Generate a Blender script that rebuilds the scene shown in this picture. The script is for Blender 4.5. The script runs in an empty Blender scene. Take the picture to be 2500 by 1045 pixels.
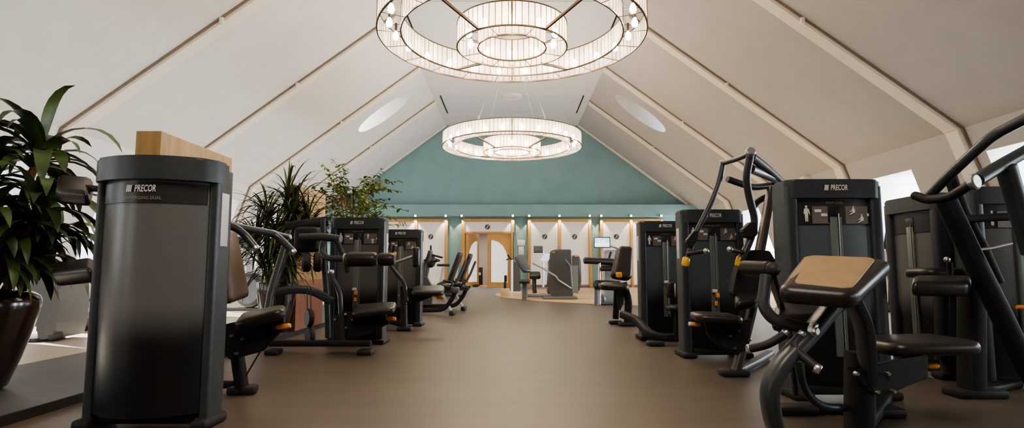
import bpy, bmesh, math, random
from mathutils import Vector, Matrix
PI = math.pi
random.seed(7)
scene = bpy.context.scene
COL = scene.collection
V = Vector

# ------------------------------------------------------------------ camera model (photo frame 2500 x 1045)
FPX = 1389.0
CAMH = 0.94
TH = math.atan(132.5 / FPX)
CT, ST = math.cos(TH), math.sin(TH)

def W(px, py, D):
    """world point seen at photo pixel (px,py), D metres down the hall"""
    u = (px - 1250.0) / FPX
    v = (522.5 - py) / FPX
    yy = CT - v * ST
    zz = ST + v * CT
    return V((u * D / yy, D, CAMH + zz * D / yy))

# ------------------------------------------------------------------ materials
MATS = {}
def mat(name, col, rough=0.5, metal=0.0, var=0.0, scale=8.0, bump=0.0, emit=None, estr=0.0, spec=0.5, sheen=0.0, stretch=None, coat=0.0):
    if name in MATS: return MATS[name]
    m = bpy.data.materials.new(name); m.use_nodes = True
    nt = m.node_tree; b = nt.nodes['Principled BSDF']
    b.inputs['Base Color'].default_value = (*col, 1)
    b.inputs['Roughness'].default_value = rough
    b.inputs['Metallic'].default_value = metal
    b.inputs['Specular IOR Level'].default_value = spec
    if coat: b.inputs['Coat Weight'].default_value = coat; b.inputs['Coat Roughness'].default_value = .12
    if emit is not None:
        b.inputs['Emission Color'].default_value = (*emit, 1)
        b.inputs['Emission Strength'].default_value = estr
    if var or bump:
        tc = nt.nodes.new('ShaderNodeTexCoord'); mp = nt.nodes.new('ShaderNodeMapping')
        nz = nt.nodes.new('ShaderNodeTexNoise'); nz.inputs['Scale'].default_value = scale; nz.inputs['Detail'].default_value = 4
        if stretch: mp.inputs['Scale'].default_value = stretch
        nt.links.new(tc.outputs['Object'], mp.inputs['Vector']); nt.links.new(mp.outputs['Vector'], nz.inputs['Vector'])
        if var:
            rp = nt.nodes.new('ShaderNodeValToRGB')
            rp.color_ramp.elements[0].position = .3; rp.color_ramp.elements[1].position = .7
            rp.color_ramp.elements[0].color = (*[c * (1 - var) for c in col], 1)
            rp.color_ramp.elements[1].color = (*[min(1, c * (1 + var)) for c in col], 1)
            nt.links.new(nz.outputs['Fac'], rp.inputs['Fac']); nt.links.new(rp.outputs['Color'], b.inputs['Base Color'])
        if bump:
            bp = nt.nodes.new('ShaderNodeBump'); bp.inputs['Strength'].default_value = bump; bp.inputs['Distance'].default_value = .01
            nt.links.new(nz.outputs['Fac'], bp.inputs['Height']); nt.links.new(bp.outputs['Normal'], b.inputs['Normal'])
    MATS[name] = m
    return m

def glowmat(name, col, s):
    m = bpy.data.materials.new(name); m.use_nodes = True
    nt = m.node_tree; nt.nodes.clear()
    e = nt.nodes.new('ShaderNodeEmission'); e.inputs['Color'].default_value = (*col, 1); e.inputs['Strength'].default_value = s
    o = nt.nodes.new('ShaderNodeOutputMaterial'); nt.links.new(e.outputs[0], o.inputs[0])
    return m

def shademat(name):
    """ribbed translucent glass of the chandelier rings"""
    m = bpy.data.materials.new(name); m.use_nodes = True
    nt = m.node_tree; nt.nodes.clear()
    o = nt.nodes.new('ShaderNodeOutputMaterial')
    tl = nt.nodes.new('ShaderNodeBsdfTranslucent'); tl.inputs['Color'].default_value = (.95, .88, .78, 1)
    df = nt.nodes.new('ShaderNodeBsdfDiffuse'); df.inputs['Color'].default_value = (.85, .8, .72, 1)
    tr = nt.nodes.new('ShaderNodeBsdfTransparent'); tr.inputs['Color'].default_value = (1, .96, .9, 1)
    em = nt.nodes.new('ShaderNodeEmission'); em.inputs['Color'].default_value = (1, .84, .66, 1); em.inputs['Strength'].default_value = .28  # slight glow added to the glass on top of the bulb light
    m1 = nt.nodes.new('ShaderNodeMixShader'); m1.inputs[0].default_value = .35
    nt.links.new(tl.outputs[0], m1.inputs[1]); nt.links.new(df.outputs[0], m1.inputs[2])
    m2 = nt.nodes.new('ShaderNodeMixShader'); m2.inputs[0].default_value = .52
    nt.links.new(m1.outputs[0], m2.inputs[1]); nt.links.new(tr.outputs[0], m2.inputs[2])
    ad = nt.nodes.new('ShaderNodeAddShader')
    nt.links.new(m2.outputs[0], ad.inputs[0]); nt.links.new(em.outputs[0], ad.inputs[1])
    nt.links.new(ad.outputs[0], o.inputs[0])
    return m

def glassmat(name):
    m = bpy.data.materials.new(name); m.use_nodes = True
    nt = m.node_tree; nt.nodes.clear()
    o = nt.nodes.new('ShaderNodeOutputMaterial')
    tr = nt.nodes.new('ShaderNodeBsdfTransparent'); gl = nt.nodes.new('ShaderNodeBsdfGlossy'); gl.inputs['Roughness'].default_value = .02
    mx = nt.nodes.new('ShaderNodeMixShader'); mx.inputs[0].default_value = .06
    nt.links.new(tr.outputs[0], mx.inputs[1]); nt.links.new(gl.outputs[0], mx.inputs[2]); nt.links.new(mx.outputs[0], o.inputs[0])
    return m

def frostmat(name, top, bot, z0, z1, rough=.30):
    """smoked acrylic, clearer above, black where the weight stack sits behind it"""
    m = bpy.data.materials.new(name); m.use_nodes = True
    nt = m.node_tree; b = nt.nodes['Principled BSDF']
    tc = nt.nodes.new('ShaderNodeTexCoord'); sp = nt.nodes.new('ShaderNodeSeparateXYZ')
    nz = nt.nodes.new('ShaderNodeTexNoise'); nz.inputs['Scale'].default_value = 3.0
    mr = nt.nodes.new('ShaderNodeMapRange'); mr.inputs['From Min'].default_value = z0; mr.inputs['From Max'].default_value = z1
    mr.interpolation_type = 'SMOOTHSTEP'
    ad = nt.nodes.new('ShaderNodeMath'); ad.operation = 'MULTIPLY_ADD'; ad.inputs[1].default_value = .18
    mx = nt.nodes.new('ShaderNodeMix'); mx.data_type = 'RGBA'
    mx.inputs['A'].default_value = (*bot, 1); mx.inputs['B'].default_value = (*top, 1)
    nt.links.new(tc.outputs['Object'], sp.inputs[0]); nt.links.new(tc.outputs['Object'], nz.inputs['Vector'])
    nt.links.new(nz.outputs['Fac'], ad.inputs[0]); nt.links.new(sp.outputs['Z'], ad.inputs[2])
    nt.links.new(ad.outputs[0], mr.inputs['Value']); nt.links.new(mr.outputs[0], mx.inputs['Factor'])
    nt.links.new(mx.outputs['Result'], b.inputs['Base Color'])
    b.inputs['Roughness'].default_value = rough
    return m

def woodmat(name, a, b_, rough=.45, stretch=(9, 9, .8)):
    m = bpy.data.materials.new(name); m.use_nodes = True
    nt = m.node_tree; b = nt.nodes['Principled BSDF']
    tc = nt.nodes.new('ShaderNodeTexCoord'); mp = nt.nodes.new('ShaderNodeMapping'); mp.inputs['Scale'].default_value = stretch
    nz = nt.nodes.new('ShaderNodeTexNoise'); nz.inputs['Scale'].default_value = 2.2; nz.inputs['Detail'].default_value = 7; nz.inputs['Distortion'].default_value = .6
    rp = nt.nodes.new('ShaderNodeValToRGB')
    rp.color_ramp.elements[0].position = .3; rp.color_ramp.elements[1].position = .72
    rp.color_ramp.elements[0].color = (*a, 1); rp.color_ramp.elements[1].color = (*b_, 1)
    nt.links.new(tc.outputs['Object'], mp.inputs[0]); nt.links.new(mp.outputs[0], nz.inputs[0]); nt.links.new(nz.outputs['Fac'], rp.inputs[0]); nt.links.new(rp.outputs[0], b.inputs['Base Color'])
    b.inputs['Roughness'].default_value = rough
    return m

def leafmat(name, a, b_, rough=.38):
    m = mat(name, a, rough, var=0)
    nt = m.node_tree; b = nt.nodes['Principled BSDF']
    tc = nt.nodes.new('ShaderNodeTexCoord'); nz = nt.nodes.new('ShaderNodeTexNoise'); nz.inputs['Scale'].default_value = 5
    rp = nt.nodes.new('ShaderNodeValToRGB'); rp.color_ramp.elements[0].position = .35; rp.color_ramp.elements[1].position = .68
    rp.color_ramp.elements[0].color = (*a, 1); rp.color_ramp.elements[1].color = (*b_, 1)
    nt.links.new(tc.outputs['Object'], nz.inputs[0]); nt.links.new(nz.outputs['Fac'], rp.inputs[0]); nt.links.new(rp.outputs[0], b.inputs['Base Color'])
    return m

# ------------------------------------------------------------------ mesh builder
class MB:
    def __init__(self): self.bm = bmesh.new()
    def _f(self, vs):
        try: return self.bm.faces.new(vs)
        except ValueError: return None
    def box(self, c, s, rot=None, bevel=0.0, seg=2):
        r = bmesh.ops.create_cube(self.bm, size=1.0)
        vs = r['verts']
        M = Matrix.Translation(V(c)) @ (rot.to_4x4() if rot is not None else Matrix.Identity(4)) @ Matrix.Diagonal((s[0], s[1], s[2], 1))
        bmesh.ops.transform(self.bm, matrix=M, verts=vs)
        if bevel > 0:
            es = list({e for v in vs for e in v.link_edges})
            bmesh.ops.bevel(self.bm, geom=es, offset=min(bevel, min(s) * .49), segments=seg, affect='EDGES', profile=.5)
        return self
    def quad(self, a, b, c, d):
        self._f([self.bm.verts.new(V(p)) for p in (a, b, c, d)]); return self
    def poly(self, pts):
        self._f([self.bm.verts.new(V(p)) for p in pts]); return self
    def path(self, pts, fil):
        pts = [V(p) for p in pts]
        if fil <= 0 or len(pts) < 3: return pts
        out = [pts[0]]
        for i in range(1, len(pts) - 1):
            a, b, c = pts[i - 1], pts[i], pts[i + 1]
            d1, d2 = (a - b), (c - b)
            f = min(fil, d1.length * .48, d2.length * .48)
            p, q = b + d1.normalized() * f, b + d2.normalized() * f
            for k in range(7):
                t = k / 6
                out.append(p * (1 - t) ** 2 + b * 2 * t * (1 - t) + q * t * t)
        out.append(pts[-1]); return out
    def tube(self, pts, r, fil=.08, seg=10, r2=None, up=None, radii=None, square=0.0):
        """round (or oval with r2: half-size along 'up') tube along a filleted polyline"""
        P = self.path(pts, fil)
        n = len(P); rings = []
        upv = V(up) if up is not None else None
        T0 = (P[1] - P[0]).normalized()
        ref = V((0, 0, 1)) if abs(T0.z) < .9 else V((1, 0, 0))
        N = (ref - T0 * ref.dot(T0)).normalized()
        for i in range(n):
            if i == 0: T = (P[1] - P[0])
            elif i == n - 1: T = (P[-1] - P[-2])
            else: T = (P[i + 1] - P[i]).normalized() + (P[i] - P[i - 1]).normalized()
            T = T.normalized()
            if upv is not None:
                N = (upv - T * upv.dot(T))
                N = N.normalized() if N.length > 1e-5 else V((0, 0, 1))
            else:
                N = (N - T * N.dot(T)).normalized()
            B = T.cross(N)
            k = radii[min(i, len(radii) - 1)] if radii and len(radii) == n else (radii[0] + (radii[-1] - radii[0]) * i / (n - 1) if radii else 1.0)
            ra, rb = (r2 if r2 else r) * k, r * k
            ring = []
            for j in range(seg):
                a = 2 * PI * j / seg
                ca, sa = math.cos(a), math.sin(a)
                if square:
                    e = 1 - square
                    ca = math.copysign(abs(ca) ** e, ca); sa = math.copysign(abs(sa) ** e, sa)
                ring.append(self.bm.verts.new(P[i] + N * (ca * ra) + B * (sa * rb)))
            rings.append(ring)
        for i in range(n - 1):
            for j in range(seg):
                self._f((rings[i][j], rings[i][(j + 1) % seg], rings[i + 1][(j + 1) % seg], rings[i + 1][j]))
        self._f(list(reversed(rings[0]))); self._f(rings[-1])
        return self
    def cyl(self, a, b, r, seg=14): return self.tube([a, b], r, 0, seg)
    def beam(self, pts, w, h, fil=.1, up=None, sq=.55, seg=16): return self.tube(pts, w / 2, fil, seg, r2=h / 2, up=up, square=sq)
    def sph(self, c, r, s=(1, 1, 1), u=12, v=8):
        M = Matrix.Translation(V(c)) @ Matrix.Diagonal((r * s[0], r * s[1], r * s[2], 1))
        bmesh.ops.create_uvsphere(self.bm, u_segments=u, v_segments=v, radius=1, matrix=M); return self
    def lathe(self, prof, c=(0, 0, 0), seg=28, axis=None):
        c = V(c); R = Matrix.Identity(3)
        if axis is not None: R = V((0, 0, 1)).rotation_difference(V(axis).normalized()).to_matrix()
        rings = []
        for (r, z) in prof:
            rings.append([self.bm.verts.new(c + R @ V((r * math.cos(2 * PI * j / seg), r * math.sin(2 * PI * j / seg), z))) for j in range(seg)] if r > 1e-6 else [self.bm.verts.new(c + R @ V((0, 0, z)))])
        for a, b in zip(rings, rings[1:]):
            for j in range(seg):
                k = (j + 1) % seg
                if len(a) == 1 and len(b) == 1: continue
                if len(a) == 1: self._f((a[0], b[k], b[j]))
                elif len(b) == 1: self._f((a[j], a[k], b[0]))
                else: self._f((a[j], a[k], b[k], b[j]))
        if prof[0] == prof[-1]: return self
        if len(rings[0]) > 1: self._f(list(reversed(rings[0])))
        if len(rings[-1]) > 1: self._f(rings[-1])
        return self
    def pad(self, cs, th, rc=.06, re=.02, n=5, puff=0.0):
        """padded slab: top corners cs (4, going round), thickness th downward along the normal, rounded corners and edges"""
        a, b, c, d = [V(p) for p in cs]
        nrm = (b - a).cross(d - a).normalized()
        wu = ((b - a).length + (c - d).length) / 2; wv = ((d - a).length + (c - b).length) / 2
        def loop(ins, off):
            ru, rv = max(rc - ins, .004), max(rc - ins, .004)
            out = []
            for (cx, cy, a0) in ((wu - rc, wv - rc, 0), (rc, wv - rc, 90), (rc, rc, 180), (wu - rc, rc, 270)):
                for k in range(n + 1):
                    t = math.radians(a0 + 90 * k / n)
                    x, y = cx + ru * math.cos(t), cy + rv * math.sin(t)
                    s, t_ = x / wu, y / wv
                    p = a * (1 - s) * (1 - t_) + b * s * (1 - t_) + c * s * t_ + d * (1 - s) * t_
                    out.append(self.bm.verts.new(p - nrm * off))
            return out
        prof = [(rc * .75, -puff), (re, 0), (re * .3, re * .3), (0, re), (0, th - re), (re * .3, th - re * .3), (re, th)]
        L = [loop(i, o) for i, o in prof]
        m = len(L[0])
        for p, q in zip(L, L[1:]):
            for j in range(m): self._f((p[j], q[j], q[(j + 1) % m], p[(j + 1) % m]))
        self._f(L[0]); self._f(list(reversed(L[-1])))
        return self
    def prism(self, pts, off):
        """polygon pts (3d, planar) extruded by vector off"""
        off = V(off)
        A = [self.bm.verts.new(V(p)) for p in pts]; B = [self.bm.verts.new(V(p) + off) for p in pts]
        n = len(A)
        self._f(A); self._f(list(reversed(B)))
        for j in range(n): self._f((A[j], B[j], B[(j + 1) % n], A[(j + 1) % n]))
        return self
    def leaf(self, base, d, up, L, w, droop, seg=7, fold=.25, curl=0.0):
        """strap leaf arching under gravity"""
        base = V(base); d = V(d).normalized(); p = base.copy(); prev = None
        for i in range(seg + 1):
            t = i / seg
            ww = w * (math.sin(PI * min(1, t * .93 + .07)) ** .7) * (1 - t * .25)
            if i == seg: ww = .0015
            side = d.cross(V((0, 0, 1)))
            side = side.normalized() if side.length > 1e-3 else V((1, 0, 0))
            if curl: side = (Matrix.Rotation(curl * t, 3, d) @ side)
            nn = side.cross(d).normalized()
            row = [self.bm.verts.new(p + side * ww + nn * ww * fold), self.bm.verts.new(p), self.bm.verts.new(p - side * ww + nn * ww * fold)]
            if prev:
                self._f((prev[0], prev[1], row[1], row[0])); self._f((prev[1], prev[2], row[2], row[1]))
            prev = row
            p = p + d * (L / seg)
            d = (d + V((0, 0, -1)) * droop / seg * (.4 + 1.3 * t)).normalized()
        return self
    def build(self, name, material, parent=None, world=None, smooth=True, ang=38):
        """world: the thing's Empty when the points are given in world space"""
        bm = self.bm
        if world is not None:
            bmesh.ops.transform(bm, matrix=world_inv(world), verts=bm.verts)
        bmesh.ops.recalc_face_normals(bm, faces=bm.faces) if len(bm.faces) < 60000 else None
        me = bpy.data.meshes.new(name); bm.to_mesh(me); bm.free()
        if material is not None: me.materials.append(material)
        if smooth:
            me.polygons.foreach_set('use_smooth', [True] * len(me.polygons))
            me.set_sharp_from_angle(angle=math.radians(ang))
        o = bpy.data.objects.new(name, me); COL.objects.link(o)
        if parent is not None: o.parent = parent
        return o

def world_inv(e):
    M = Matrix.Translation(e.location) @ Matrix.Rotation(e.rotation_euler.z, 4, 'Z')
    return M.inverted()

def tag(o, label=None, cat=None, group=None, kind=None):
    if label: o['label'] = label
    if cat: o['category'] = cat
    if group: o['group'] = group
    if kind: o['kind'] = kind
    return o

def thing(name, label, cat, loc=(0, 0, 0), rz=0.0, group=None):
    o = bpy.data.objects.new(name, None); COL.objects.link(o); o.empty_display_size = .1
    o.location = loc; o.rotation_euler = (0, 0, rz)
    return tag(o, label, cat, group)

def struct(name, mb, m, smooth=False, parent=None):
    o = mb.build(name, m, parent, smooth=smooth)
    if parent is None: o['kind'] = 'structure'
    return o

def copy_tree(o, parent=None):
    c = o.copy(); COL.objects.link(c); c.parent = parent
    for ch in list(o.children): copy_tree(ch, c)
    return c

def text_mesh(name, s, size, origin, right, up, m, parent, align='CENTER', shear=0.0, bold=0.0, squash=1.0):
    cu = bpy.data.curves.new(name, 'FONT'); cu.body = s; cu.size = size; cu.align_x = align; cu.align_y = 'CENTER'
    cu.shear = shear; cu.offset = bold; cu.resolution_u = 3
    t = bpy.data.objects.new(name, cu); COL.objects.link(t)
    dg = bpy.context.evaluated_depsgraph_get()
    me = bpy.data.meshes.new_from_object(t.evaluated_get(dg))
    bpy.data.objects.remove(t); bpy.data.curves.remove(cu)
    r, u = V(right).normalized(), V(up).normalized(); n = r.cross(u)
    M = Matrix(((r.x * squash, u.x, n.x, origin[0]), (r.y * squash, u.y, n.y, origin[1]), (r.z * squash, u.z, n.z, origin[2]), (0, 0, 0, 1)))
    me.transform(M); me.materials.clear(); me.materials.append(m)
    o = bpy.data.objects.new(name, me); COL.objects.link(o)
    if parent is not None: o.parent = parent
    return o

# ------------------------------------------------------------------ palette
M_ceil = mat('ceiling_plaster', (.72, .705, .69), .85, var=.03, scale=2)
M_ceilr = mat('ceiling_plaster_shaded', (.50, .485, .475), .85, var=.03, scale=2)  # right slope and wall: shade put into the plaster colour
M_ceilp = mat('ceiling_acoustic_panel', (.66, .675, .71), .8, var=.02, scale=3)
M_beam = mat('beam_paint', (.84, .79, .69), .6, var=.03, scale=3)
M_teal = mat('teal_wall_paint', (.21, .355, .375), .7, var=.05, scale=1.5)
M_floor = mat('rubber_floor', (.106, .083, .064), .42, var=.10, scale=1.6, stretch=(.5, 3, 1), bump=.03)
M_plat = mat('grey_rubber_platform', (.085, .083, .085), .55, var=.1, scale=3)
M_platedge = mat('black_rubber_edge', (.012, .011, .01), .5, var=.1)
M_light = mat('pale_wood_floor', (.50, .44, .38), .4, var=.08, scale=2, stretch=(1, 6, 1))
M_circ = mat('beige_vinyl_floor', (.50, .335, .165), .45, var=.06, scale=2)
M_panel = mat('white_wall_panel', (.80, .76, .73), .5, var=.02, scale=1)
M_oak = woodmat('oak_veneer', (.33, .195, .075), (.44, .285, .125))
M_amber = woodmat('amber_wood_frame', (.44, .235, .065), (.56, .32, .10), .4)
M_redwood = woodmat('reddish_wood', (.20, .085, .05), (.27, .125, .08), .5)
M_blk = mat('black_powder_coat', (.020, .020, .021), .55, var=.15, scale=30, spec=.25)
M_char = mat('charcoal_powder_coat', (.036, .043, .047), .36, var=.12, scale=25)
M_vinyl = mat('black_vinyl', (.022, .018, .016), .36, var=.2, scale=40, bump=.04)
M_tan = mat('tan_lit_vinyl', (.31, .205, .105), .42, var=.08, scale=12)  # insert's brown with the warm ceiling reflection painted into the colour
M_rubber = mat('black_rubber_grip', (.016, .015, .015), .6, var=.2, scale=60)
M_chrome = mat('polished_metal', (.75, .73, .70), .25, 1.0, var=.04, scale=20)
M_alu = mat('brushed_aluminium', (.55, .55, .54), .35, 1.0, var=.05, scale=30)
M_orange = mat('orange_plastic', (.85, .33, .012), .35, var=.06, scale=20)
M_yellow = mat('yellow_plastic', (.85, .46, .012), .35, var=.06, scale=20)
M_plac = mat('placard_black', (.032, .029, .028), .3, var=.1, scale=10)
M_placg = mat('placard_grey_print', (.15, .13, .12), .35, var=.1, scale=10)
M_print = mat('white_print', (.62, .60, .57), .5, var=.03)
M_printd = mat('grey_print', (.25, .24, .23), .5, var=.03)
M_guide = mat('grey_weight_guide', (.13, .15, .14), .35, var=.05, scale=5)
M_frost = frostmat('smoked_acrylic', (.118, .118, .112), (.008, .008, .009), .55, .86)
M_frost2 = frostmat('smoked_acrylic_dark', (.085, .105, .114), (.010, .010, .011), .55, .9)
M_slot = mat('black_slot', (.005, .005, .005), .5, var=.1)
M_sticker = mat('white_sticker', (.68, .66, .66), .5, var=.02)
M_edgeshade = mat('rafter_edge_shade', (.24, .19, .14), .7, var=.1)  # colour of the shade line painted along the rafters
M_bronze = mat('dark_bronze', (.10, .068, .04), .4, .8, var=.1, scale=20)
M_shade = shademat('ribbed_glass_shade')
M_bulb = glowmat('bulb_glow', (1.0, .82, .60), 60.0)
M_spotglow = glowmat('spot_glow', (1.0, .9, .75), 22.0)
M_glass = glassmat('clear_glass')
M_white = mat('white_paint', (.82, .82, .82), .5, var=.02)
M_pot = mat('brown_glazed_pot', (.030, .014, .009), .22, var=.3, scale=5, coat=.6)
M_soil = mat('potting_soil', (.05, .025, .014), .9, var=.4, scale=30, bump=.4)
M_bark = mat('tan_bark', (.28, .13, .055), .8, var=.3, scale=14, stretch=(1, 1, .4), bump=.3)
M_leaf1 = leafmat('dark_strap_leaves', (.026, .048, .012), (.085, .135, .03))
M_leaf2 = leafmat('olive_strap_leaves', (.026, .042, .012), (.10, .125, .035))
M_leaf3 = leafmat('light_green_leaves', (.06, .14, .025), (.24, .36, .07))
M_silver = mat('silver_grey_plastic', (.16, .165, .17), .38, var=.05, scale=6)
M_lsilver = mat('pale_silver_plastic', (.48, .50, .52), .35, var=.04, scale=6)
M_bluegrey = mat('blue_grey_plastic', (.20, .235, .28), .4, var=.05, scale=6)
M_dgrey = mat('dark_grey_plastic', (.075, .077, .08), .4, var=.08, scale=8)
M_pillar = mat('sage_wall_paint', (.20, .34, .34), .7, var=.04, scale=1.5)
# ================================================================== ROOM
FY = [-5.28, -1.01, 3.26, 7.53, 11.80, 16.07, 20.34, 24.61]
YB, YF = 28.9, -5.6
RX0, RZ0, RX1, RZ1 = 3.4, 8.3, 9.4, 3.85      # roof slope: flat edge -> eave
WX = 10.7                                     # wall foot
SL = (RZ0 - RZ1) / (RX1 - RX0)
def wallx(z): return RX1 + (RZ1 - z) * (WX - RX1) / RZ1

# floors
struct('floor', MB().quad((-3.5, YF, 0), (11, YF, 0), (11, 33.5, 0), (-3.5, 33.5, 0)), M_floor)
struct('floor_left', MB().quad((-11.4, YF, 0.001), (-3.5, YF, 0.001), (-3.5, YB, 0.001), (-11.4, YB, 0.001)), M_light)
pl = MB().box((-3.78, 9.0, .03), (1.46, 29, .06), bevel=.004)
plo = struct('floor_platform', pl, M_plat)
o = MB().box((-3.040, 9.0, .0325), (.02, 29, .065)).build('edge', M_platedge, plo)
cm = MB(); cp = []
for k in range(96):
    a = 2 * PI * k / 96
    x, y = 6.6 + 7.2 * math.cos(a), 20.7 + 7.2 * math.sin(a)
    cp.append((min(x, 10.6), y, .004))
cm.prism(cp, (0, 0, .004))
struct('floor_circle', cm, M_circ)

# slopes with the round skylight shafts
SKY_Y, SKY_Z, SKY_R = 22.1, 7.05, .72
def slope(side, name):
    mb = MB(); bm = mb.bm
    P = lambda y, z: V((side * (RX0 + (RZ0 - z) / SL), y, z))
    mb.quad(P(YF, RZ0), P(20.34, RZ0), P(20.34, RZ1), P(YF, RZ1))
    mb.quad(P(24.61, RZ0), P(YB, RZ0), P(YB, RZ1), P(24.61, RZ1))
    outer = [bm.verts.new(P(*q)) for q in ((20.34, RZ0), (24.61, RZ0), (24.61, RZ1), (20.34, RZ1))]
    N = 40
    inner = [bm.verts.new(P(SKY_Y + SKY_R * math.cos(2 * PI * k / N), SKY_Z + SKY_R * math.sin(2 * PI * k / N))) for k in range(N)]
    es = [bm.edges.new((outer[k], outer[(k + 1) % 4])) for k in range(4)] + [bm.edges.new((inner[k], inner[(k + 1) % N])) for k in range(N)]
    bmesh.ops.triangle_fill(bm, edges=es, use_beauty=True)
    far = [bm.verts.new(V((side * 6.55, SKY_Y + SKY_R * math.cos(2 * PI * k / N), SKY_Z + SKY_R * math.sin(2 * PI * k / N)))) for k in range(N)]
    for k in range(N): bm.faces.new((inner[k], far[k], far[(k + 1) % N], inner[(k + 1) % N]))
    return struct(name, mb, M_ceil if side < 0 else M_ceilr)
slope(-1, 'ceiling_left'); slope(1, 'ceiling_right')
struct('ceiling', MB().quad((-RX0, YF, RZ0), (RX0, YF, RZ0), (RX0, YB, RZ0), (-RX0, YB, RZ0)), M_ceil)
wn = 0
for s in (-1, 1):      # round windows closing the skylight shafts
    wn += 1
    mb = MB().lathe([(.74, -.03), (.74, .03), (.64, .03), (.64, -.03), (.74, -.03)], (s * 6.50, SKY_Y, SKY_Z), 32, (1, 0, 0))
    mb.box((s * 6.50, SKY_Y, SKY_Z), (.04, .05, 1.3)).box((s * 6.50, SKY_Y, SKY_Z), (.04, 1.3, .05))
    w = struct('window_%d' % wn, mb, M_white)
    pc = [(s * 6.52, SKY_Y + .66 * math.cos(2 * PI * k / 24), SKY_Z + .66 * math.sin(2 * PI * k / 24)) for k in range(24)]
    MB().poly(pc).build('pane', M_glass, w)

# flat ceiling panels with dark slots
for y0, y1 in ((6.5, 9.3), (15.1, 17.9), (23.7, 26.5)):
    p = struct('ceiling_panel', MB().box((0, (y0 + y1) / 2, RZ0 - .012), (6.06, y1 - y0, .02)), M_ceilp)
    for s in (-1, 1): MB().box((s * 3.06, (y0 + y1) / 2, RZ0 - .016), (.045, y1 - y0 - .1, .03)).build('slot', M_slot, p)
mb = MB().lathe([(.0, RZ0 - .075), (.36, RZ0 - .075), (.44, RZ0 - .05), (.46, RZ0 - .0), (0, RZ0)], (0, 23.85, 0), 36)
v = mb.build('ceiling_vent', M_ceil); tag(v, 'round pale ceiling diffuser between the two chandeliers in the view', 'vent')
MB().lathe([(.30, RZ0 - .085), (.33, RZ0 - .085), (.33, RZ0 - .07), (.30, RZ0 - .07), (.30, RZ0 - .085)], (0, 23.85, 0), 30).build('rim', M_beam, v)
for i, x in enumerate((-1.63, 1.6)):
    d = MB().lathe([(.0, RZ0 - .16), (.05, RZ0 - .16), (.06, RZ0 - .001), (0, RZ0 - .001)], (x, 27.1, 0), 14).build('ceiling_spotlight', M_white)
    tag(d, 'tiny white ceiling spotlight above the far chandelier, %s of its ridge panel' % ('left end' if i == 0 else 'right end'), 'spotlight', 'ceiling spots behind the far chandelier')
    MB().lathe([(0, RZ0 - .17), (.045, RZ0 - .17), (.045, RZ0 - .162), (0, RZ0 - .162)], (x, 27.1, 0), 12).build('lens', M_spotglow, d)

# portal rafters and leaning posts
tn = 0
for y in FY + [28.72]:
    for s in (-1, 1):
        tn += 1
        pts = [(RX0 - .02, RZ0 - .001), (RX1, RZ1), (WX, 0), (WX - .13, 0), (9.27, 3.815), (RX0, RZ0 - .125)]
        if y > 28: pts = [(RX0 - .02, RZ0 - .001), (RX1, RZ1), (9.32, 3.78), (RX0, RZ0 - .09)]
        w = .33 if y < 28 else .14
        mb = MB().prism([(s * a, y - w / 2, b) for a, b in pts], (0, w, 0))
        t = struct('trim_%d' % tn, mb, M_beam)
        if y < 28:
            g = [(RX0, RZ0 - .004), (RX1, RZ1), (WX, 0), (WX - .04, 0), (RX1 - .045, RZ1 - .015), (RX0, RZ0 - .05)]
            MB().prism([(s * a, y - w / 2 - .042, b) for a, b in g], (0, .040, 0)).build('edge_shade_strip', M_edgeshade, t, smooth=False)  # dark strip on the near side, painted in for the rafter's shaded edge
        if y < 28 and y > 3:
            MB().box((s * 6.15, y - .19, 6.16), (.08, .08, .14), bevel=.01).build('joint', M_beam, t)
            MB().box((s * 9.27, y, 3.83), (.10, .36, .04), Matrix.Rotation(s * .55, 3, 'Y'), .008).build('knee_plate', M_beam, t)

# leaning side walls with dormer window niches
def side_wall(s, name):
    mb = MB()
    P = lambda y, z: (s * wallx(z), y, z)
    Z0, Z1 = .9, 3.3
    ys = FY + [YB]
    prev = YF
    ops = []
    for i in range(len(ys) - 1):
        a, b = ys[i] + 1.7, ys[i] + 3.8
        ops.append((a, b))
        mb.quad(P(prev, 0), P(a, 0), P(a, RZ1), P(prev, RZ1))
        mb.quad(P(a, 0), P(b, 0), P(b, Z0), P(a, Z0))
        mb.quad(P(a, Z1), P(b, Z1), P(b, RZ1), P(a, RZ1))
        XE = 11.35 * s
        mb.quad(P(a, Z1), P(b, Z1), (XE, b, Z1), (XE, a, Z1))
        mb.quad(P(a, Z0), P(b, Z0), (XE, b, Z0), (XE, a, Z0))
        mb.quad(P(a, Z0), P(a, Z1), (XE, a, Z1), (XE, a, Z0))
        mb.quad(P(b, Z0), P(b, Z1), (XE, b, Z1), (XE, b, Z0))
        prev = b
    mb.quad(P(prev, 0), P(YB, 0), P(YB, RZ1), P(prev, RZ1))
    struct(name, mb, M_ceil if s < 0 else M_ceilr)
    return ops
for s, nm in ((-1, 'wall_left'), (1, 'wall_right')):
    for (a, b) in side_wall(s, nm):
        wn += 1
        X = 11.32 * s; mb = MB()
        for yy in (a + .04, (a + b) / 2, b - .04): mb.box((X, yy, 2.1), (.06, .07, 2.4))
        for zz in (.94, 3.26): mb.box((X, (a + b) / 2, zz), (.06, b - a, .07))
        w = struct('window_%d' % wn, mb, M_white)
        MB().quad((X, a, .9), (X, b, .9), (X, b, 3.3), (X, a, 3.3)).build('pane', M_glass, w)
dl = MB().lathe([(.0, 3.27), (.07, 3.27), (.09, 3.299), (0, 3.299)], (10.35, 13.9, 0), 16).build('downlight', M_white)
tag(dl, 'round recessed downlight in the bright window niche right of the tall towers', 'downlight')
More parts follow.
